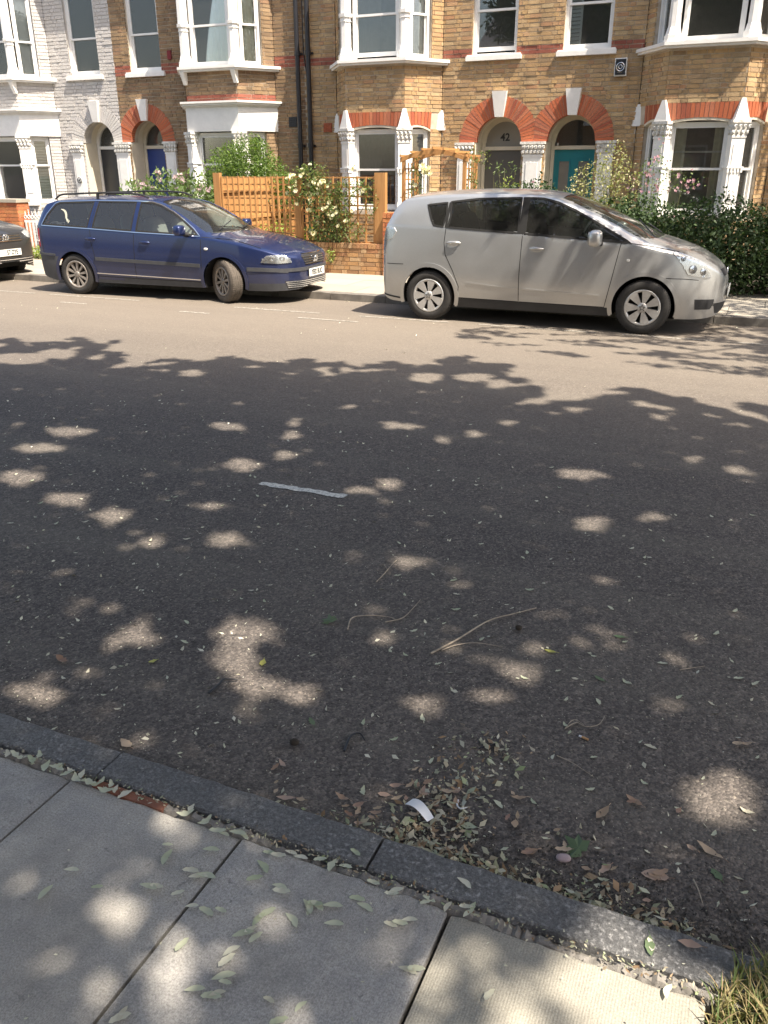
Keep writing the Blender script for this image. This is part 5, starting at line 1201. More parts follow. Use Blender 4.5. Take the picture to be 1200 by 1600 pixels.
garden_wall('brick_pier', 'brick gate pier between the trellis and the silver car', -6.135, -5.86, 13.97, 1.20, 'brick_orange', depth=.30)
garden_wall('garden_wall', 'low brick wall behind the dark blue car', -13.48, -9.66, 14.0, .62, 'brick_dark', 'stone')
garden_wall('brick_pier', 'orange brick gate pier with stone cap behind the dark grey car', -15.22, -14.62, 14.0, 1.27, 'brick_orange', 'stone', .33)
garden_wall('brick_pier', 'orange brick gate pier right of the white picket fence', -13.88, -13.5, 14.0, 1.12, 'brick_orange', 'stone', .33)
garden_wall('garden_wall', 'pale brick wall behind the dark grey car at the left edge', -19.8, -15.25, 14.0, .8, 'brick_painted', 'stone')
# white picket fence
t = thing('picket_fence', 'white picket fence with an ornamental top rail between two brick piers', 'fence', (-14.58, 14.1, .1))
mb = MB(); mb.box(0, .68, 0, .03, .10, .16); mb.build('rail', 'white_gloss', t); mb = MB(); mb.box(0, .68, 0, .03, .72, .77); mb.build('rail', 'white_gloss', t)
for i in range(7):
    x = .03+.097*i; mb = MB(); mb.box(x, x+.038, -.012, .0, .02, .74); mb.build('picket', 'white_gloss', t)
mb = MB(); 
for i in range(7):
    x = .05+.097*i; mb.lathe([(.026, -.01), (.040, -.01), (.040, .01), (.026, .01)], 'y', 12, T=Matrix.Translation((x, .01, .83)), closed=True)
    mb.cyl((x, .01, .86), (x, .01, .95+.04*(i % 2)), .012, .004, n=6)
mb.build('finial_row', 'white_gloss', t)
# trellis fence
def slat(par, x0, x1, y0, y1, z0, z1, name='slat', mat='wood'):
    mb = MB(); mb.box(0, x1-x0, 0, y1-y0, 0, z1-z0); o = mb.build(name, mat, par); o.location = (x0, y0, z0); return o
def trellis(label, x0, x1, y, z0, z1, pitch, post_l=None, post_r=None, zpitch=.125):
    t = thing('trellis_fence', label, 'fence', (x0, y, 0), group=None); L = x1-x0; k = round(L/pitch)
    for i in range(k+1):
        x = L*i/k; slat(t, x-.014, x+.014, -.012+random.uniform(-.002, .002), .008, z0, z1+random.uniform(-.01, .005))
    m_ = round((z1-z0)/zpitch)
    for j in range(m_+1):
        z = z0+.02+(z1-z0-.04)*j/m_; slat(t, -.01, L+.01, .010, .030, z-.013, z+.013)
    for px_, w_, h_ in [p for p in (post_l, post_r) if p]:
        o = slat(t, px_-x0-w_/2, px_-x0+w_/2, -.03, -.03+max(.09, w_*.5), .1, h_, 'post')
    return t
trellis('orange wooden trellis panel with square lattice, left of the white rose', -9.50, -7.93, 14.11, .62, 1.74, .118, (-9.60, .14, 1.80), (-7.86, .10, 1.74))
trellis('orange wooden trellis panel behind the white climbing rose, beside the brick pier', -7.80, -6.36, 14.11, .62, 1.74, .165, None, (-6.24, .20, 1.80), .15)
# dividing fence of upright boards running back to the house
t = thing('board_fence', 'solid orange board fence running from the trellis back to the house wall', 'fence', (-9.60, 14.2, .1))
y = 0
while y < 3.1:
    mb = MB(); mb.box(-.009, .009, 0, .14, 0, 1.60 if y < 2.3 else 1.05); o = mb.build('board', 'wood', t); o.location = (.003*((int(y*10)) % 2), y, 0); y += .146
for z in (.3, .85, 1.35): slat(t, .012, .05, 0, 3.1 if z < 1 else 2.4, z, z+.06, 'rail')
for yy in (0, 1.5, 3.1): slat(t, -.07, .0, yy, yy+.07, 0, 1.62 if yy < 2 else 1.1, 'post')
t = thing('trellis_fence', 'open slatted screen at the back of the small garden behind the first trellis', 'fence', (-9.5, 15.9, .1))
for i in range(11): slat(t, .13*i, .13*i+.05, 0, .02, 0, 1.25+.0*i)
for z in (.15, .55, .95, 1.2): slat(t, -.02, 1.38, .02, .045, z, z+.05, 'rail')
# garden arch (pergola) over the gate of number 42
t = thing('garden_arch', 'brown wooden garden arch with curved top over the path to number 42', 'arch', (-5.90, 14.25, .1))
for x in (.0, 1.10):
    for y in (0, .60): slat(t, x, x+.055, y, y+.055, 0, 1.92, 'post')
for y in (0, .60):
    n = 12; pts = [(-.03+1.22*i/n, 1.90+.13*math.sin(PI*i/n)) for i in range(n+1)]
    mb = MB()
    for (a, b), (c_, d_) in zip(pts[:-1], pts[1:]): mb.prism([(a, b-.035), (c_, d_-.035), (c_, d_+.035), (a, b+.035)], y-.004, y+.035)
    mb.build('curved_beam', 'wood', t)
for i in range(7):
    x = .0+1.16*i/6; z = 1.90+.13*math.sin(PI*(x+.03)/1.22)+.035; slat(t, x-.014, x+.016, -.07, .72, z, z+.035, 'crossbar')
for x in (.015, 1.115):
    for i in range(10): slat(t, x, x+.018, .056, .599, .22+.17*i, .24+.17*i, 'rung')
    for y in (.2, .35, .5): slat(t, x+.018, x+.034, y, y+.018, .2, 1.86, 'slat')
# ------------------------------------------------------------------ plants
def stems(par, base, tops, r=.012, mat='bark', name='stem', n=5):
    mb = MB()
    for tp in tops:
        b = Vector(base[random.randrange(len(base))]); tp = Vector(tp); m_ = (b+tp)/2+Vector((random.uniform(-.12, .12), random.uniform(-.1, .1), .05))
        mb.tube(curve_pts([b, m_, tp], 4), [r*(1-.75*i/8) for i in range(9)], n)
    return mb.build(name, mat, par)
def plant(name, label, cat, loc, blobs, n, size, mat, parts=(), asp=.5, shell=.5, nst=16, stem='bark', group=None, kindleaf=None, up=None):
    t = thing(name, label, cat, loc, group=group)
    P = blob_points(blobs, n, shell); P = P[P[:, 2] > .02]
    leafmesh('foliage', P, RNG.uniform(size*.6, size*1.3, len(P)), mat, t, asp, up=up)
    tops = P[RNG.choice(len(P), nst)]; stems(t, [(b[0][0]*.6, b[0][1]*.5, 0) for b in blobs], [tuple(p) for p in tops], .012, stem)
    return t, P
def flower_mesh(petals, r, mat, cup=.5):
    mb = MB()
    for ring, (k, rr, tl) in enumerate(((petals, r, .25), (petals, r*.72, .8), (max(3, petals-2), r*.4, 1.25))):
        for i in range(k):
            a = 2*PI*i/k+ring*.5; T = Matrix.Rotation(a, 4, 'Z') @ Matrix.Rotation(-tl*cup, 4, 'Y')
            mb.add([(0, 0, 0), (rr*.6, -rr*.38, .01*rr), (rr, -rr*.15, rr*.12), (rr, rr*.15, rr*.12), (rr*.6, rr*.38, .01*rr)], [(0, 1, 2, 3, 4)], T)
    return mb, mat
def flowers(par, name, pts, r, mat, petals=6, world_out=Vector((.2, -1, .4))):
    proto = None
    for p in pts:
        if proto is None:
            mb, mt = flower_mesh(petals, r, mat); proto = mb.build(name, mt, par); o = proto
        else: o = copy_of(proto, par)
        d = (world_out+Vector((random.uniform(-.7, .7), random.uniform(-.5, .5), random.uniform(-.3, .8)))).normalized(); q = d.to_track_quat('Z', 'Y'); s = random.uniform(.65, 1.2)
        o.matrix_basis = Matrix.Translation(Vector(p)) @ q.to_matrix().to_4x4() @ Matrix.Diagonal((s, s, s, 1))
def outer(P, k, f=lambda p: True):
    o = []; idx = RNG.permutation(len(P))
    for i in idx:
        if f(P[i]): o.append(tuple(P[i]))
        if len(o) >= k: break
    return o
# bright privet behind the trellis
plant('privet_bush', 'bright green leafy bush rising above the wooden trellis before the bay window', 'bush', (-10.36, 16.25, .1),
      [((-.35, 0, 1.55), (.60, .5, .70)), ((.10, .1, 1.65), (.60, .5, .78)), ((.62, 0, 1.45), (.50, .4, .58)), ((-.76, 0, 1.3), (.34, .3, .45)), ((.1, .1, .7), (.9, .5, .7)), ((.34, .1, 2.05), (.26, .2, .36)), ((-.24, 0, 2.0), (.26, .2, .36)), ((1.0, .1, 1.25), (.30, .3, .40))], 22000, .055, 'leaf_bright', nst=26)
# white climbing rose on the trellis
t, P = plant('climbing_rose', 'climbing rose with cream-white blooms growing over the trellis', 'rose bush', (-7.35, 14.02, .6),
      [((-.35, 0, 1.0), (.36, .18, .34)), ((.0, -.02, .75), (.40, .18, .38)), ((.35, .0, .62), (.32, .16, .32)), ((.05, 0, .25), (.40, .15, .25)), ((.60, 0, .95), (.36, .13, .18)), ((.45, 0, .22), (.42, .14, .18)), ((-.15, 0, 1.22), (.30, .14, .16)), ((.95, .05, .75), (.16, .1, .35))], 3400, .052, 'leaf_rose', nst=24, stem='stem')
flowers(t, 'rose_bloom', outer(P, 46, lambda p: p[1] < -.02 and (p[2] > .9 or random.random() < .45))+[(.68, -.05, 1.30), (.66, -.08, 1.26), (.28, -.08, .62), (.33, -.1, .55), (.25, -.1, .58), (.34, -.1, .64)], .043, 'petal_white', 7)
t, P = plant('climbing_rose', 'young climbing rose winding up the post of the garden arch', 'rose bush', (-5.75, 14.3, .1),
      [((.1, 0, 1.5), (.12, .2, .5)), ((.25, -.1, 1.75), (.15, .1, .1)), ((0, 0, .9), (.12, .15, .6))], 330, .05, 'leaf_rose', nst=8, stem='stem')
flowers(t, 'rose_bloom', [(.30, -.12, 1.72), (.36, -.12, 1.76), (.26, -.14, 1.80), (.40, -.12, 1.68), (.12, -.1, 1.5)], .06, 'petal_white', 7)
t, P = plant('climbing_rose', 'leafy creeper on the right-hand posts of the garden arch', 'creeper', (-4.72, 14.5, .1), [((0, .05, 1.2), (.10, .28, .8)), ((.1, 0, 1.95), (.22, .2, .14))], 420, .05, 'leaf_rose', nst=8, stem='stem')
# weeds on the trellis wall
plant('wall_weed', 'small pale weed hanging on the low brick wall', 'weed', (-7.15, 13.93, .28), [((0, 0, .12), (.09, .04, .16))], 70, .05, 'leaf_yellow', nst=3, stem='stem')
# shrub of the dark brick house
t, P = plant('hydrangea_shrub', 'broad-leaved shrub with faded pink flowers behind the roof of the blue car', 'shrub', (-11.3, 14.75, .1),
      [((-.65, 0, 1.05), (.55, .4, .55)), ((0, 0, 1.15), (.55, .4, .62)), ((.6, 0, 1.15), (.55, .4, .60)), ((1.05, 0, 1.0), (.4, .4, .5)), ((-1.1, 0, .95), (.4, .35, .4))], 2600, .12, 'leaf_hydr', asp=.42, nst=20, up=.4)
fl = outer(P, 16, lambda p: p[2] > 1.35 and p[1] < .1)
for f_ in fl: flowers(t, 'flower_head', [(f_[0]+random.uniform(-.05, .05), f_[1]+random.uniform(-.05, .05), f_[2]+random.uniform(-.04, .05)) for _ in range(5)], .034, 'petal_mauve', 5)
plant('garden_weed', 'small yellow-green weed at the foot of the white picket fence', 'weed', (-14.1, 13.9, .1), [((0, 0, .14), (.28, .12, .14))], 260, .06, 'leaf_yellow', nst=5, stem='stem')
# the dark hedge
hb = [((x, .15*math.sin(x*3), .62+.04*math.sin(x*5)), (.62, .62, .70+.05*math.sin(x*4+1)), 1) for x in np.arange(-.9, 5.6, .42)]
hb += [((-1.25, .2, .80), (.45, .45, .80), .9), ((-1.55, .3, 1.0), (.40, .35, .55), .5), ((-.9, .2, 1.15), (.35, .35, .28), .35), ((3.4, .2, 1.32), (.5, .4, .22), .5), ((2.8, .1, 1.22), (.4, .4, .2), .3)]
t = thing('hedge', 'dense dark green garden hedge standing along the pavement behind the silver car bonnet', 'hedge', (-2.2, 13.95, .1))
P = blob_points(hb, 70000, .55); P = P[P[:, 2] > .03]; leafmesh('foliage', P, RNG.uniform(.04, .085, len(P)), 'leaf_hedge', t, .5)
mb = MB(); 
for x in np.arange(-1.0, 5.4, .3):
    for s_ in range(2): mb.tube([(x, .1, 0), (x+random.uniform(-.1, .1), random.uniform(-.1, .2), .4), (x+random.uniform(-.2, .2), random.uniform(-.3, .3), 1.0)], [.022, .018, .006], 5)
mb.build('stem', 'bark', t)
Pf = outer(P, 26, lambda p: p[2] > .9 and p[1] < .2 and -1.5 < p[0] < 1.3)
flowers(t, 'pink_flower', Pf, .036, 'petal_pink', 5)
t, P = plant('variegated_shrub', 'tall cream-and-green variegated shrub in front of the wall beside the teal door', 'shrub', (-2.65, 15.3, .1),
      [((-.15, 0, 1.45), (.42, .3, .45)), ((.15, 0, 1.75), (.26, .25, .45)), ((-.45, 0, 1.2), (.32, .3, .35)), ((.42, 0, 1.5), (.22, .2, .40)), ((0, 0, .8), (.6, .35, .6))], 3400, .05, 'leaf_cream', nst=22)
t, P = plant('clematis', 'wispy climber with mauve-pink flowers before the ground-floor bay window', 'climber', (-1.75, 14.8, .1),
      [((.0, 0, 1.75), (.28, .2, .22)), ((.3, 0, 1.55), (.45, .2, .20)), ((-.15, 0, 1.35), (.3, .2, .4)), ((.05, 0, 2.05), (.12, .12, .22)), ((0, 0, .8), (.4, .3, .6))], 1100, .045, 'leaf_hydr', nst=14, stem='stem')
flowers(t, 'mauve_flower', outer(P, 60, lambda p: p[2] > 1.4), .027, 'petal_pink', 5)
plant('garden_plant', 'yellow-green leafy plant showing above the silver car roof by the porch of number 42', 'plant', (-4.35, 15.6, .1), [((0, 0, 1.35), (.22, .2, .28)), ((.22, 0, 1.2), (.25, .2, .18)), ((0, 0, .7), (.3, .3, .6))], 700, .07, 'leaf_yellow', nst=12, stem='stem', asp=.3)
plant('garden_plant', 'wispy green stems at the right side of the garden arch', 'plant', (-4.25, 14.9, .1), [((0, 0, 1.75), (.35, .2, .12)), ((-.1, 0, 1.3), (.15, .15, .35)), ((-.6, 0, 1.25), (.15, .2, .18))], 160, .07, 'leaf_hydr', nst=14, stem='stem', asp=.2)
plant('low_plant', 'low yellow-leaved plants inside the trellis garden', 'plant', (-8.3, 14.7, .1), [((-.5, 0, .5), (.5, .2, .35)), ((.3, 0, .45), (.4, .2, .3))], 500, .07, 'leaf_yellow', nst=10, stem='stem')

# ------------------------------------------------------------------ street trees: crowns with the gaps the sun comes through
def edge(x):                                  # how far over the road the near crowns throw their shade
    return np.interp(x, [-14, -9.5, -7.62, -7.0, -6.4, -5.72, -5.2, -4.7, -3.5, -2.9, -2.4, -1.97, -1.6, -1.3, -.83, -.3, .25, .8, 3],
                        [6.8, 6.9, 7.1, 7.55, 7.3, 6.65, 7.1, 7.35, 7.75, 8.1, 8.15, 7.75, 7.0, 7.05, 7.75, 7.4, 7.35, 7.6, 7.6])
spots = [(215,990,34,25),(380,990,48,30),(372,1030,42,30),(400,1075,45,22),(465,1085,36,20),(50,1085,48,20),(312,1168,36,13),(600,1000,22,17),(532,1032,12,18),(672,1100,34,32),(812,1052,32,20),(760,1090,34,16),(835,1010,28,12),(1130,1250,62,52),(640,878,30,13),(922,818,32,14),(380,727,30,13),(440,712,18,9),(608,755,25,13),(355,843,36,14),(235,848,26,12),(175,803,30,12),(105,780,42,13),(30,745,38,13),(110,675,38,9),(690,687,15,7),(912,742,30,11),(1085,717,18,8),(1025,808,25,10),(300,583,22,6),(540,578,14,6),(665,590,30,8),(740,590,30,7),(545,635,16,5),(350,665,30,7),(60,700,40,9),(30,560,50,10),(90,552,35,8),(650,1125,20,14),(170,1010,20,10),(880,742,20,8),(780,600,24,7),(900,640,18,6),(1000,630,20,6),(860,620,16,6),(560,765,22,8),(600,785,18,7),(720,545,25,6),(1035,650,18,5)]
pspots = [(150,1395,40,44),(228,1478,38,46),(238,1540,36,26),(305,1440,28,18),(232,1262,42,22),(412,1418,30,14),(612,1562,30,42),(720,1530,60,52),(830,1485,80,34),(915,1440,80,40),(1000,1500,100,42),(950,1565,90,48),(760,1590,80,30),(1060,1570,60,50),(880,1530,60,30),(5,1560,16,22),(870,1390,40,16),(180,1300,22,20),(800,1575,40,24),(1150,1560,60,50),(330,1500,14,10)]
SP = []
for _ in range(34):                           # small chance gaps that only let a faint glow through
    spots.append((random.uniform(0, 1200), random.uniform(640, 1250), random.uniform(9, 20), random.uniform(5, 10)))
for _ in range(14): pspots.append((random.uniform(0, 1100), random.uniform(1250, 1600), random.uniform(14, 34), random.uniform(12, 26)))
for lst, z in ((spots, 0), (pspots, .1)):
    for (cx, cy, rx, ry) in lst:
        c0 = G(cx, cy, z); a = (G(cx+rx, cy, z)-c0); b = (G(cx, cy+ry, z)-c0)
        SP.append((c0.x+.56*z, c0.y-.20*z, a.xy, b.xy))
def in_spot(g, grow=1.0, pad=.006):
    r = np.zeros(len(g), bool)
    for x, y, a, b in SP:
        A = np.array([[a.x, b.x], [a.y, b.y]]); L = math.sqrt(abs(np.linalg.det(A)))
        u = (g-np.array([x, y])) @ np.linalg.inv(A).T; k = grow+pad/max(L, .03)
        r |= (u**2).sum(1) < k*k
    return r
def wob(x, y): return np.sin(x*3.1+1.3*np.sin(y*2.3))*np.cos(y*2.7+1.1*np.sin(x*1.9))
def crown_points(gx0, gx1, gy0, gy1, keep, H0, H1, per):
    n = int((gx1-gx0)*(gy1-gy0)*per); k = int(math.sqrt(n))
    gx = RNG.uniform(gx0, gx1, n); gy = RNG.uniform(gy0, gy1, n); g = np.stack([gx, gy], 1)
    g = g[keep(g)]; H = H0+(H1-H0)*RNG.random(len(g)); H += .5*wob(g[:, 0]*.7, g[:, 1]*.7)
    return np.stack([g[:, 0]+.56*H, g[:, 1]-.20*H, H], 1)
def keep_near(g):
    e = edge(g[:, 0])+.22*wob(g[:, 0]*1.9, g[:, 1]*2.2)+.10*np.sin(g[:, 0]*11)
    k = g[:, 1] < e
    fringe = (g[:, 1] > e-.55) & (wob(g[:, 0]*2.6+3, g[:, 1]*3.1) > .45); k &= ~fringe
    return k & ~in_spot(g)
def tree(name, label, base, P, leaf, limb_targets, r0):
    t = thing(name, label, 'tree', base); b = Vector(base)
    leafmesh('crown', P-np.array(base), RNG.uniform(leaf*.7, leaf*1.3, len(P)), 'leaf_tree', t, .62, up=.8)
    mb = MB(); top = Vector((0, 0, 4.2)); mb.tube(curve_pts([(0, 0, 0), (.03, .02, .25), (.05, -.03, 2), top], 4), [r0*1.35, r0*1.1]+[r0*(1-.03*i) for i in range(11)], 14)
    mb.build('trunk', 'bark', t)
    mb = MB()
    for q in limb_targets:
        q = Vector(q)-b; m_ = (top+q)/2+Vector((random.uniform(-.3, .3), random.uniform(-.3, .3), .5)); mb.tube(curve_pts([top-Vector((0, 0, .3)), m_, q], 6), [r0*.5*(1-.85*i/12) for i in range(13)], 8)
    mb.build('limb', 'bark', t); return t
def spread(P, k): return [tuple(P[i]) for i in RNG.choice(len(P), k)]
PN = crown_points(-13.5, 2.6, -1.6, 8.4, keep_near, 6.2, 8.8, 1050)
cut = PN[:, 0] > -2.6
def lim(P, b, k):                               # ends of limbs, only where the limb's shade stays off the sunspots
    out = []
    for p in spread(P, 400):
        seg = np.array([[b[0]+(p[0]-b[0])*t+.0, b[1]+(p[1]-b[1])*t, 4.2+(p[2]-4.2)*t+.5*math.sin(PI*t)] for t in np.linspace(.1, 1, 14)])
        g = np.stack([seg[:, 0]-.56*seg[:, 2], seg[:, 1]+.20*seg[:, 2]], 1)
        if not in_spot(g, 1.0, .08).any(): out.append(p)
        if len(out) >= k: break
    return out
b1, b2 = (2.0, -1.5, 0), (-7.6, -.9, 0)
tree('street_tree', 'leafy street tree on the near pavement whose crown shades the road from the right', b1, PN[cut], .17, lim(PN[cut], b1, 9), .17)
tree('street_tree', 'leafy street tree on the near pavement whose crown shades the left of the road', b2, PN[~cut], .17, lim(PN[~cut], b2, 9), .17)
# the far-side tree: streaky shade over the silver car, the hedge and the front of the teal-door house
def keep_far(g):
    x, y = g[:, 0], g[:, 1]; k = np.zeros(len(g), bool); q = RNG.random(len(g))
    w1 = wob(x*1.15+.5, y*3.4)                                                          # streaks that run along the road
    k |= (((x-.6)/3.9)**2+((y-9.75)/1.15)**2 < 1) & (w1 > -.05+.55*np.clip((-x-.3)/3, 0, 1)*np.clip((10-y)/1.2, 0, 1)-.5*np.clip(x/2, 0, 1))   # road and car
    k |= (((x+.9)/3.3)**2+((y-11.1)/.85)**2 < 1) & (wob(x*2.2, y*2.0+x) > -.35)
    k |= (((x-1.0)/3.3)**2+((y-13.5)/1.7)**2 < 1) & (wob(x*2.3, y*2.5) > -.72)                # hedge
    k |= (x > -5.0+.25*np.sin(y*5)) & (x < 1.5) & (y > 17.85) & (y < 19.2) & (wob(x*2.6+1, y*2.9) > -.42)     # house front
    return k
PF = crown_points(-5.2, 5.0, 8.4, 20, keep_far, 5.6, 8.6, 420)
PF = PF[(PF[:, 2] > 5.0+.12*np.clip(PF[:, 1]-8, 0, 12))]
tree('street_tree', 'leafy street tree on the far pavement, its shade dappling the silver car and hedge', (5.2, 12.6, 0), PF, .14, spread(PF, 8), .16)

# ------------------------------------------------------------------ grass tuft beside the kerb
def blades(name, cx, cy, rx, ry, n, h, z0, mat, parent=None, label=None):
    n = int(n); a = RNG.random(n)*2*PI; r = np.sqrt(RNG.random(n)); bx = cx+rx*r*np.cos(a); by = cy+ry*r*np.sin(a); hh = h*RNG.uniform(.35, 1.15, n)*(1.15-.5*r)
    d = RNG.normal(size=(n, 2)); d /= np.linalg.norm(d, axis=1)[:, None]; le = hh*RNG.uniform(.2, .95, n); wv = np.stack([-d[:, 1], d[:, 0]], 1)*RNG.uniform(.0012, .0028, n)[:, None]
    V = np.zeros((n, 7, 3)); 
    for k, (t_, ww) in enumerate(((0, 1), (.4, .9), (.75, .6), (1, 0))):
        c_ = np.stack([bx+d[:, 0]*le*t_**1.8, by+d[:, 1]*le*t_**1.8, z0+hh*(t_-.25*t_**3*(le/hh))], 1)
        if k < 3: V[:, 2*k] = c_; V[:, 2*k+1] = c_; V[:, 2*k, :2] -= wv*ww; V[:, 2*k+1, :2] += wv*ww
        else: V[:, 6] = c_
    f = [(0, 1, 3, 2), (2, 3, 5, 4), (4, 5, 6)]; F = [[i*7+q for q in g] for i in range(n) for g in f]
    o = mobj(name, V.reshape(-1, 3), F, mat, parent); o['kind'] = 'stuff'
    if label: o['label'] = label
    return o
blades('grass', .34, 1.44, .19, .22, 2400, .095, .09, 'grass', None, 'tuft of green and straw-coloured grass beside the kerb at the bottom right corner')
blades('grass', .62, .95, .50, .55, 2600, .10, .09, 'grass', None, 'grass growing in the tree pit by the kerb')

# ------------------------------------------------------------------ fallen leaves and litter
def flat_leaf(L, W, kind, mat, name, curl=.3):
    mb = MB(); n = 7; vs = []
    if kind == 'maple':
        pts = []
        for i in range(5):
            a = PI/2+(i-2)*.85; rr = (1, .95, .8)[abs(i-2)]*L*.55
            pts.append((rr*math.cos(a), rr*math.sin(a))); a2 = a+.42
            if i < 4: pts.append((L*.27*math.cos(a2), L*.27*math.sin(a2)))
        pts = pts+[(-.1*L, -.22*L), (0, -.12*L), (.1*L, -.22*L)]
        vs = [(0, 0, .006)]+[(x, y, .004+curl*.03*math.sin(5*x/L+2*y/L)) for x, y in pts]; k = len(pts)
        mb.add(vs, [(0, 1+i, 1+(i+1) % k) for i in range(k)])
    else:
        for i in range(n+1):
            t = i/n; w_ = W*.5*math.sin(PI*min(1, t*.98+.01))**(.6 if kind == 'bract' else .9); w_ *= random.uniform(.78, 1.1); wl, wr = w_*random.uniform(.7, 1.15), w_*random.uniform(.7, 1.15); x = L*(t-.5); z = curl*L*.35*(2*t-1)**2+(random.uniform(-.03, .03)*L if 0 < i < n else 0); yb = .12*L*math.sin(t*PI)*(1 if kind == 'bract' else .3)
            vs += [(x, yb-wl, z+curl*wl*.8), (x, yb, z), (x, yb+wr, z+curl*wr*.6)]
        mb.add(vs, [(3*i+j, 3*i+3+j, 3*i+4+j, 3*i+1+j) for i in range(n) for j in range(2)], None, True)
        if kind == 'ovate': mb.tube([(L*.5, 0, curl*L*.35), (L*.72, .04*L, curl*L*.2)], .0009, 4)
    return mb.build(name, mat)
def sink(o):                                      # lift the mesh so that its lowest point is 0
    z = min(v.co.z for v in o.data.vertices); [setattr(v.co, 'z', v.co.z-z+.0008) for v in o.data.vertices]; return o
def where(p):
    if p.y < 1.47: return (', on the leftmost slab', ', on the second slab from the left', ', on the middle slab', ', on the pale ribbed slab')[0 if p.x < -1.70 else 1 if p.x < -1.09 else 2 if p.x < -.47 else 3]
    if p.y < 2.1: return ''
    px = pix(p)[0]; a = 'left' if px < 400 else ('middle' if px < 800 else 'right')
    return ', '+a+(', beyond the short white dash' if p.y > 4.2 else (', between white dash and long twig' if p.y > 3.1 else ', nearer than the long twig'))
def place_leaves(proto, pts, label, cat, group, z, scale=(.75, 1.25), flatten=False, lift=.0):
    for i, p in enumerate(pts):
        o = proto if proto.get('used') is None else proto.copy()
        if proto.get('used') is None: proto['used'] = 1
        else: COL.objects.link(o)
        if 'used' in o and o is not proto: del o['used']
        w_ = G(p[0], p[1], z); s = random.uniform(*scale); rz = math.radians(p[2]) if len(p) > 2 else random.uniform(0, 6.28)
        o.location = (w_.x, w_.y, z+.001+lift); o.rotation_euler = (0, 0, rz); o.scale = (s, s, s*(random.uniform(.5, 1.2))); tag(o, label+where(w_), cat, group)
    if proto.get('used') is not None: pass
    protos_.append(proto)
protos_ = []
ZP = .1035
A1 = sink(flat_leaf(.046, .016, 'bract', 'litter_green', 'fallen_leaf', .3)); A2 = sink(flat_leaf(.040, .018, 'bract', 'litter_green', 'fallen_leaf', .45))
pp = [(112,1362,20),(152,1388,30),(72,1398,90),(262,1322,20),(310,1372,25),(245,1388,10),(330,1330,20),(298,1363,15),(322,1372,10),(278,1398,45),(232,1389,5),(322,1428,-10),(300,1418,30),(345,1425,0),(262,1343,100),(285,1480,80),(410,1357,-30),(398,1375,40),(437,1388,5),(440,1397,15),(480,1420,-40),(495,1418,-20),(455,1440,-30),(418,1430,60),(405,1440,80),(392,1455,55),(380,1463,40),(400,1468,70),(362,1488,60),(355,1505,70),(350,1530,40),(352,1538,10),(340,1555,40),(330,1560,20),(305,1550,30),(420,1565,-5),(480,1424,-60),(492,1416,15),(520,1418,20),(558,1407,10),(570,1420,-10),(612,1400,20),(618,1395,50),(625,1446,10),(640,1440,25),(610,1448,0),(522,1447,20),(583,1382,0),(670,1408,-10),(665,1412,40),(732,1430,60),(728,1420,20),(700,1420,80),(650,1518,20),(637,1519,0),(765,1558,70),(1045,1552,80),(1015,1478,-70),(725,1382,-25),(436,1600,40),(470,1575,70),(188,1594,50),(193,1586,100),(340,1302,20),(350,1305,0),(382,1310,-20),(372,1305,10),(420,1335,20),(455,1335,0),(435,1340,15),(470,1342,10),(500,1345,30),(540,1356,10),(555,1335,-20)]
place_leaves(A1, pp[::2], 'pale green papery leaf fallen on the pavement', 'leaf', 'pale leaves fallen on the near pavement', ZP, lift=.001)
place_leaves(A2, pp[1::2], 'curled pale green leaf fallen on the pavement', 'leaf', 'curled pale leaves fallen on the near pavement', ZP, lift=.001)
kk = [(x, 1158+(x*.345)+random.uniform(-3, 14)+6) for x in [10, 22, 34, 48, 60, 74, 88, 96, 104, 112, 122, 130, 136, 142, 150, 158, 166, 172, 182, 196, 290, 300, 320, 520, 740]]
B1 = sink(flat_leaf(.044, .020, 'bract', 'litter_green', 'fallen_leaf', .35)); place_leaves(B1, kk, 'pale green leaf lying in the row along the crack behind the kerb', 'leaf', 'leaves lined up behind the kerb', ZP, lift=.003)
rr = []
for _ in range(150):
    x = random.uniform(0, 1200); y = random.uniform(700, 1400); yl = 1104+.325*x
    if y < yl-25: rr.append((x, y))
rr = rr[:120]
C1 = sink(flat_leaf(.036, .014, 'bract', 'litter_green', 'fallen_leaf', .35)); place_leaves(C1, rr, 'small pale leaf scattered on the dark tarmac', 'leaf', 'pale leaves scattered over the road', .0, (.55, 1.25), lift=.001)
DP = [(430,1202,80),(432,1225,80),(446,1250,20),(470,1252,10),(590,1265,40),(580,1280,0),(660,1240,90),(668,1225,60),(680,1262,20),(600,1245,10),(620,1250,50),(575,1300,20),(545,1275,-20),(560,1262,50),(640,1230,70),(805,1290,100),(793,1280,80),(825,1335,40),(810,1250,20),(985,1255,30),(1022,1372,0),(1080,1330,-20),(648,1205,60),(1060,1270,70),(540,1262,30),(870,1300,40),(700,1240,20),(915,1360,0),(880,1330,20),(1075,1480,5),(1165,1165,30),(640,1260,30),(655,1272,80),(560,1290,20),(712,1262,110),(1010,1410,20),(945,1362,60),(618,1232,30)]
DP += [(x+random.uniform(-16, 16), y+random.uniform(-14, 10)) for x, y, _ in DP[::2]]
for k in range(4):
    D1 = sink(flat_leaf((.050, .042, .058, .036)[k], (.026, .024, .022, .024)[k], 'ovate', 'litter_dry', 'dry_leaf', (.4, .7, .55, .25)[k]))
    place_leaves(D1, DP[k::4], ('dry brown leaf in the heap along the gutter', 'short curled brown leaf in the gutter litter', 'long narrow dry leaf in the gutter litter', 'small flat brown leaf in the gutter litter')[k], 'leaf', 'dry leaves in the gutter', 0., (.45, 1.05), lift=.005)
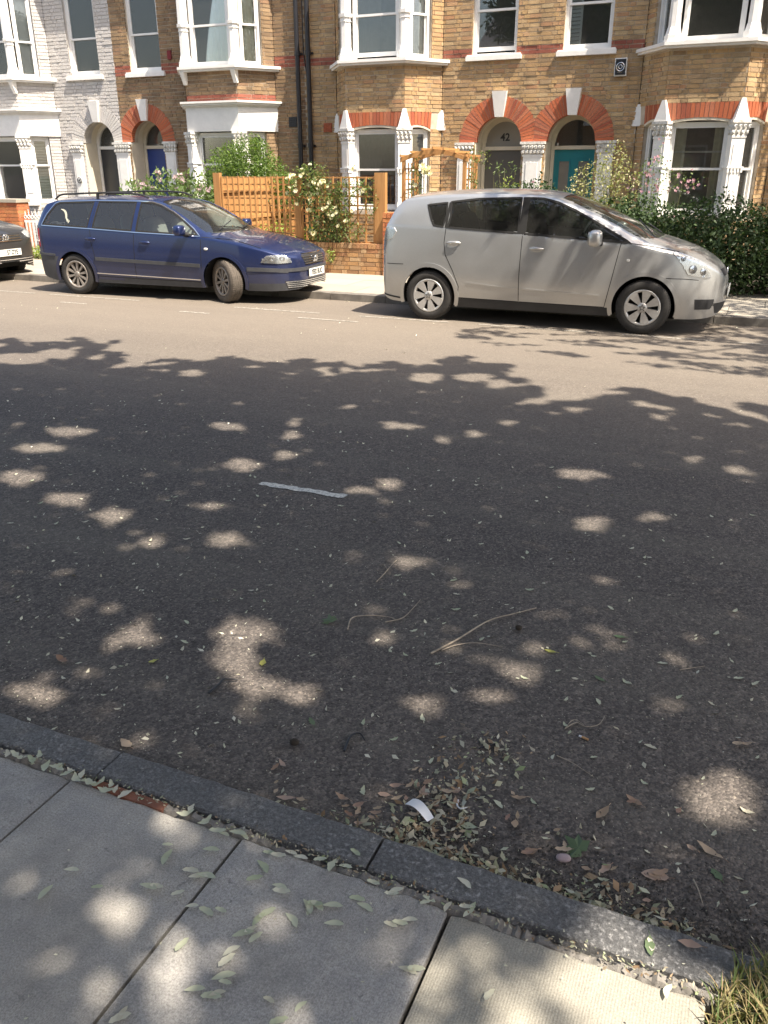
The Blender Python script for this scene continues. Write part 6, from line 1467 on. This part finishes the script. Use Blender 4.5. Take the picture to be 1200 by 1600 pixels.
def single(o, px, py, z, rz, name, label, cat='leaf', lift=.002):
    sink(o) if o.type == 'MESH' else None
    w_ = G(px, py, z); o.location = (w_.x, w_.y, z+lift); o.rotation_euler = (0, 0, math.radians(rz)); tag(o, label, cat); return o
single(flat_leaf(.085, 0, 'maple', 'leaf_green', 'maple_leaf'), 515, 973, 0, 30, '', 'green lobed maple leaf lying alone left of the thin twigs')
single(flat_leaf(.10, 0, 'maple', 'leaf_green', 'maple_leaf'), 903, 1330, 0, 60, '', 'dull green lobed leaf in the gutter beside a pinkish scrap')
single(flat_leaf(.05, .028, 'ovate', 'leaf_lemon', 'yellow_leaf', .2), 411, 1037, 0, 110, '', 'yellow-green leaf in the middle of the sunlit patch')
single(flat_leaf(.05, .024, 'ovate', 'leaf_lemon', 'yellow_leaf', .2), 860, 1019, 0, 0, '', 'bright yellow leaf to the right of the long twig')
single(flat_leaf(.035, .024, 'ovate', 'leaf_lemon', 'yellow_leaf', .3), 239, 1035, 0, 60, '', 'small yellow leaf between two sunlit patches on the left')
single(flat_leaf(.075, .035, 'ovate', 'litter_dry', 'dry_leaf', .5), 98, 1033, 0, 170, '', 'curled brown leaf on the tarmac near the left edge')
single(flat_leaf(.065, .036, 'ovate', 'litter_dry', 'dry_leaf', .3), 197, 1164, 0, -20, '', 'tan leaf leaning against the kerb near the left edge')
single(flat_leaf(.075, .034, 'ovate', 'litter_dry', 'dry_leaf', .4), 941, 1274, 0, 70, '', 'reddish brown leaf standing alone on the tarmac at the lower right')
single(flat_leaf(.06, .028, 'ovate', 'litter_dry', 'dry_leaf', .4), 990, 1254, 0, -30, '', 'dark red-brown curled leaf right of the small pale scraps')
single(flat_leaf(.085, .030, 'ovate', 'litter_dry', 'dry_leaf', .35), 1108, 1333, 0, -30, '', 'long tan leaf under the large sunlit patch')
single(flat_leaf(.075, .05, 'ovate', 'litter_dry', 'dry_leaf', .15), 1023, 1370, 0, 10, '', 'wide flat brown leaf at the edge of the gutter heap')
single(flat_leaf(.045, .026, 'ovate', 'leaf_green', 'green_leaf', .1), 1119, 1368, 0, -50, '', 'small bright green leaf near the right edge of the gutter')
single(flat_leaf(.05, .024, 'ovate', 'leaf_green', 'green_leaf', .15), 968, 996, 0, 10, '', 'green leaf on the tarmac right of the long twig')
single(flat_leaf(.05, .022, 'ovate', 'leaf_green', 'green_leaf', .15), 937, 1062, 0, -30, '', 'green leaf below the cluster of leaves right of the twig')
single(flat_leaf(.05, .022, 'ovate', 'leaf_green', 'green_leaf', .2), 487, 1129, 0, -40, '', 'green leaf with a pale stalk beside the middle sunlit patch')
single(flat_leaf(.07, .03, 'ovate', 'litter_green', 'pale_leaf', .3), 728, 1300-8, 0, 0, '', 'long pale leaf lying over the chaff beside the paper scrap')
single(flat_leaf(.055, .028, 'ovate', 'litter_dry', 'dry_leaf', .3), 1077, 1478, .104, 5, '', 'tan leaf on the kerb beside the grass tuft')
single(flat_leaf(.06, .026, 'ovate', 'leaf_green', 'green_leaf', .2), 1016, 1480, .104, 100, '', 'dark green leaf on the kerb left of the grass tuft')
single(flat_leaf(.055, .030, 'ovate', 'litter_dry', 'dry_leaf', .5), 827, 1334, 0, 40, '', 'pale tan leaf with upturned edge above the kerb, right of the paper')
def twig(label, pts, r, mat='twig', z=0., side=(), name='twig'):
    P_ = [G(x, y, z)+Vector((0, 0, .004+h_)) for x, y, h_ in pts]; b = P_[0].copy(); b.z = z
    mb = MB(); cp = curve_pts([p-b for p in P_], 7); mb.tube(cp, [r*(1-.55*i/(len(cp)-1)) for i in range(len(cp))], 6)
    for sd in side:
        q = [G(x, y, z)+Vector((0, 0, .004+h_))-b for x, y, h_ in sd]; cp = curve_pts(q, 6); mb.tube(cp, [r*.6*(1-.5*i/(len(cp)-1)) for i in range(len(cp))], 5)
    o = mb.build(name, mat); o.location = b; return tag(o, label, 'twig')
twig('long curved dry twig lying on the tarmac, the largest', [(673,1022,0),(712,1003,.004),(762,974,.008),(800,962,.004),(838,951,.0)], .0048, side=[[(690,1017,0),(715,1010,.004),(745,1007,.004),(785,1012,0)]])
twig('thin curved twig left of the largest twig', [(543,985,0),(550,968,.004),(575,964,.004),(605,966,.004),(620,970,0)], .0032)
twig('thin twig curving up to the right beside the largest twig', [(602,973,0),(628,968,.003),(645,953,.004),(657,938,0)], .0028)
twig('thin forked twig above the green maple leaf', [(588,910,0),(600,899,.004),(612,885,.004),(620,876,0)], .0028, side=[[(606,892,0),(600,885,.003),(592,884,0)]])
twig('pale curly root lying below the middle of the road', [(882,1140,0),(900,1132,.004),(915,1138,.004),(935,1135,.004),(945,1120,.0)], .0022, 'twig', side=[[(882,1140,0),(896,1128,.006),(912,1134,.002)]])
twig('straight pale stalk below the cigarette end', [(870,1182,0),(895,1195,.003),(928,1216,0)], .0018)
twig('pale stalk with a leaf scrap at its left end near the right edge', [(1062,1048,0),(1080,1046,.003),(1101,1042,0)], .0022)
twig('upright dry stalk standing in the gutter at the right', [(1083,1376,0),(1089,1400,.02),(1096,1430,.03)], .0025)
twig('black curled strip of bark beside the sunlit patches', [(326,1085,0),(342,1076,.012),(352,1068,.018),(372,1066,.006)], .006, 'pipe')
twig('black curled strip of bark below the centre sunlit patches', [(538,1175,0),(548,1155,.008),(562,1150,.008),(570,1158,0)], .005, 'pipe')
twig('short black stick right of the gutter chaff', [(748,1170,0),(765,1168,.004),(781,1160,0)], .004, 'pipe')
twig('white curved plastic strip in the gutter chaff', [(716,1252,.0),(714,1262,.006),(720,1268,.008),(731,1264,.004)], .0035, 'paper', name='plastic_strip')
mb = MB(); mb.cyl((-.014, 0, .004), (.010, 0, .004), .004, n=10); o = mb.build('cigarette_end', 'filter'); b_ = MB(); b_.cyl((.010, 0, .004), (.020, 0, .004), .0041, n=10); 
w_ = G(913, 1155, 0); t = thing('cigarette_end', 'cigarette end with tan filter lying on the tarmac', 'cigarette end', (w_.x, w_.y, .001), 2.9); o.name = 'filter'; o.parent = t; b_.build('paper_tip', 'paper', t)
mb = MB(); vs = []
for i in range(9):
    tt = i/8; vs += [(-.045+.09*tt, -.016-.004*tt, .004+.03*math.sin(tt*2.6)), (-.045+.09*tt, .016, .010+.022*math.sin(tt*2.6))]
mb.add(vs, [(2*i, 2*i+2, 2*i+3, 2*i+1) for i in range(8)], None, True); single(mb.build('paper_scrap', 'paper'), 655, 1279, 0, 160, '', 'folded white paper scrap lying on the gutter chaff', 'paper', .02)
mb = MB(); mb.ell((0, 0, .008), (.022, .014, .008), .8, 10, 6); single(mb.build('wrapper', 'petal_mauve'), 880, 1345, 0, 20, '', 'crumpled pinkish scrap in the gutter next to the dull green leaf', 'litter')
def lump(px, py, r, label):
    mb = MB(); n = 9; m_ = 6; vs = []
    mb.ell((0, 0, r*.6), (r, r*.8, r*.7), 1, 9, 6); mb.v = [v*random.uniform(.8, 1.15) for v in mb.v]; single(mb.build('dark_clod', 'soil'), px, py, 0, 0, '', label, 'clod', .001)
lump(460, 1165, .018, 'small dark clod of earth left of the black bark strip'); lump(810, 985, .016, 'small dark clod beside the tip of the longest twig')
# what nobody could count: chaff, specks, crumbs
def scatter(name, label, pts, size, mat, z=0.002, asp=.5, dz=.0):
    P = np.zeros((len(pts), 3)); P[:, :2] = pts; P[:, 2] = z+dz*RNG.random(len(pts))
    o = leafmesh(name, P, size[0]+(size[1]-size[0])*RNG.random(len(P))**2.2, mat, None, asp, up=2.2, fold=.15, kind='stuff'); o['label'] = label; return o
q = []
for _ in range(6000):
    x = random.uniform(-8, 2.2); y = 1.67+random.random()**1.5*6.0; dns = .38+.62*math.exp(-((x+3.3)/2.6)**2)*(y < 6)
    if y > 5.5: dns *= .35
    if random.random() < dns: q.append((x, y))
scatter('chaff', 'pale specks of chaff strewn over the road', q, (.006, .034), 'litter_specks', .003)
q = [(random.uniform(-3.2, .6), 1.67+random.random()**1.3*2.3) for _ in range(2600)]; scatter('chaff', 'fine crumbs on the near half of the road', q, (.003, .009), 'litter_specks', .002)
q = []
def near_kerb(x): return 1.662
for _ in range(4200):
    x = random.uniform(-1.15, .45); s_ = .035+.045*math.exp(-((x+.62)/.22)**2)+.04*math.exp(-((x+.12)/.2)**2); y = near_kerb(x)+abs(random.gauss(0, s_))
    if random.random() < .35+.65*math.exp(-((x+.60)/.30)**2)+.45*math.exp(-((x+.08)/.22)**2): q.append((x, y))
for _ in range(620): a = random.random()**1.3; x = -.66+.05*a+random.gauss(0, .05+.05*a); q.append((x, 1.7+.62*a+random.gauss(0, .03)))
for _ in range(110): q.append((-1.76+random.gauss(0, .09), 1.675+abs(random.gauss(0, .02))))
scatter('gutter_litter', 'heap of broken leaves and chaff along the gutter', q, (.007, .042), 'litter_mix', .003, .5, .014)
q = [(random.uniform(-.75, .5), 1.662+abs(random.gauss(0, .13))) for _ in range(8000)]
scatter('gutter_dirt', 'dark crumbs of earth in the gutter', q, (.003, .012), 'dirt', .002, .8, .006)
q = [(random.uniform(-2.3, .15), 1.506+random.gauss(0, .012)) for _ in range(900)]; scatter('joint_litter', 'crumbs and leaf bits in the crack behind the kerb', q, (.004, .018), 'litter_mix', .105, .5, .004)
q = [(random.uniform(-2.3, .15), random.uniform(.75, 1.76)) for _ in range(260)]+[(-.60+.16*random.random()-.9*t_+0, 1.46-.55*t_) for t_ in []]; scatter('chaff', 'fine pale crumbs on the pavement', q, (.003, .012), 'litter_specks', .1055)
q = []
for _ in range(420): q.append((random.uniform(-14, 2), random.choice([random.gauss(11.5, .05), random.uniform(8, 11.4), random.gauss(11.8, .1)])))
scatter('chaff', 'leaf bits along the far gutter', q, (.01, .04), 'litter_specks', .004)
for p_ in protos_:
    if 'used' in p_: del p_['used']
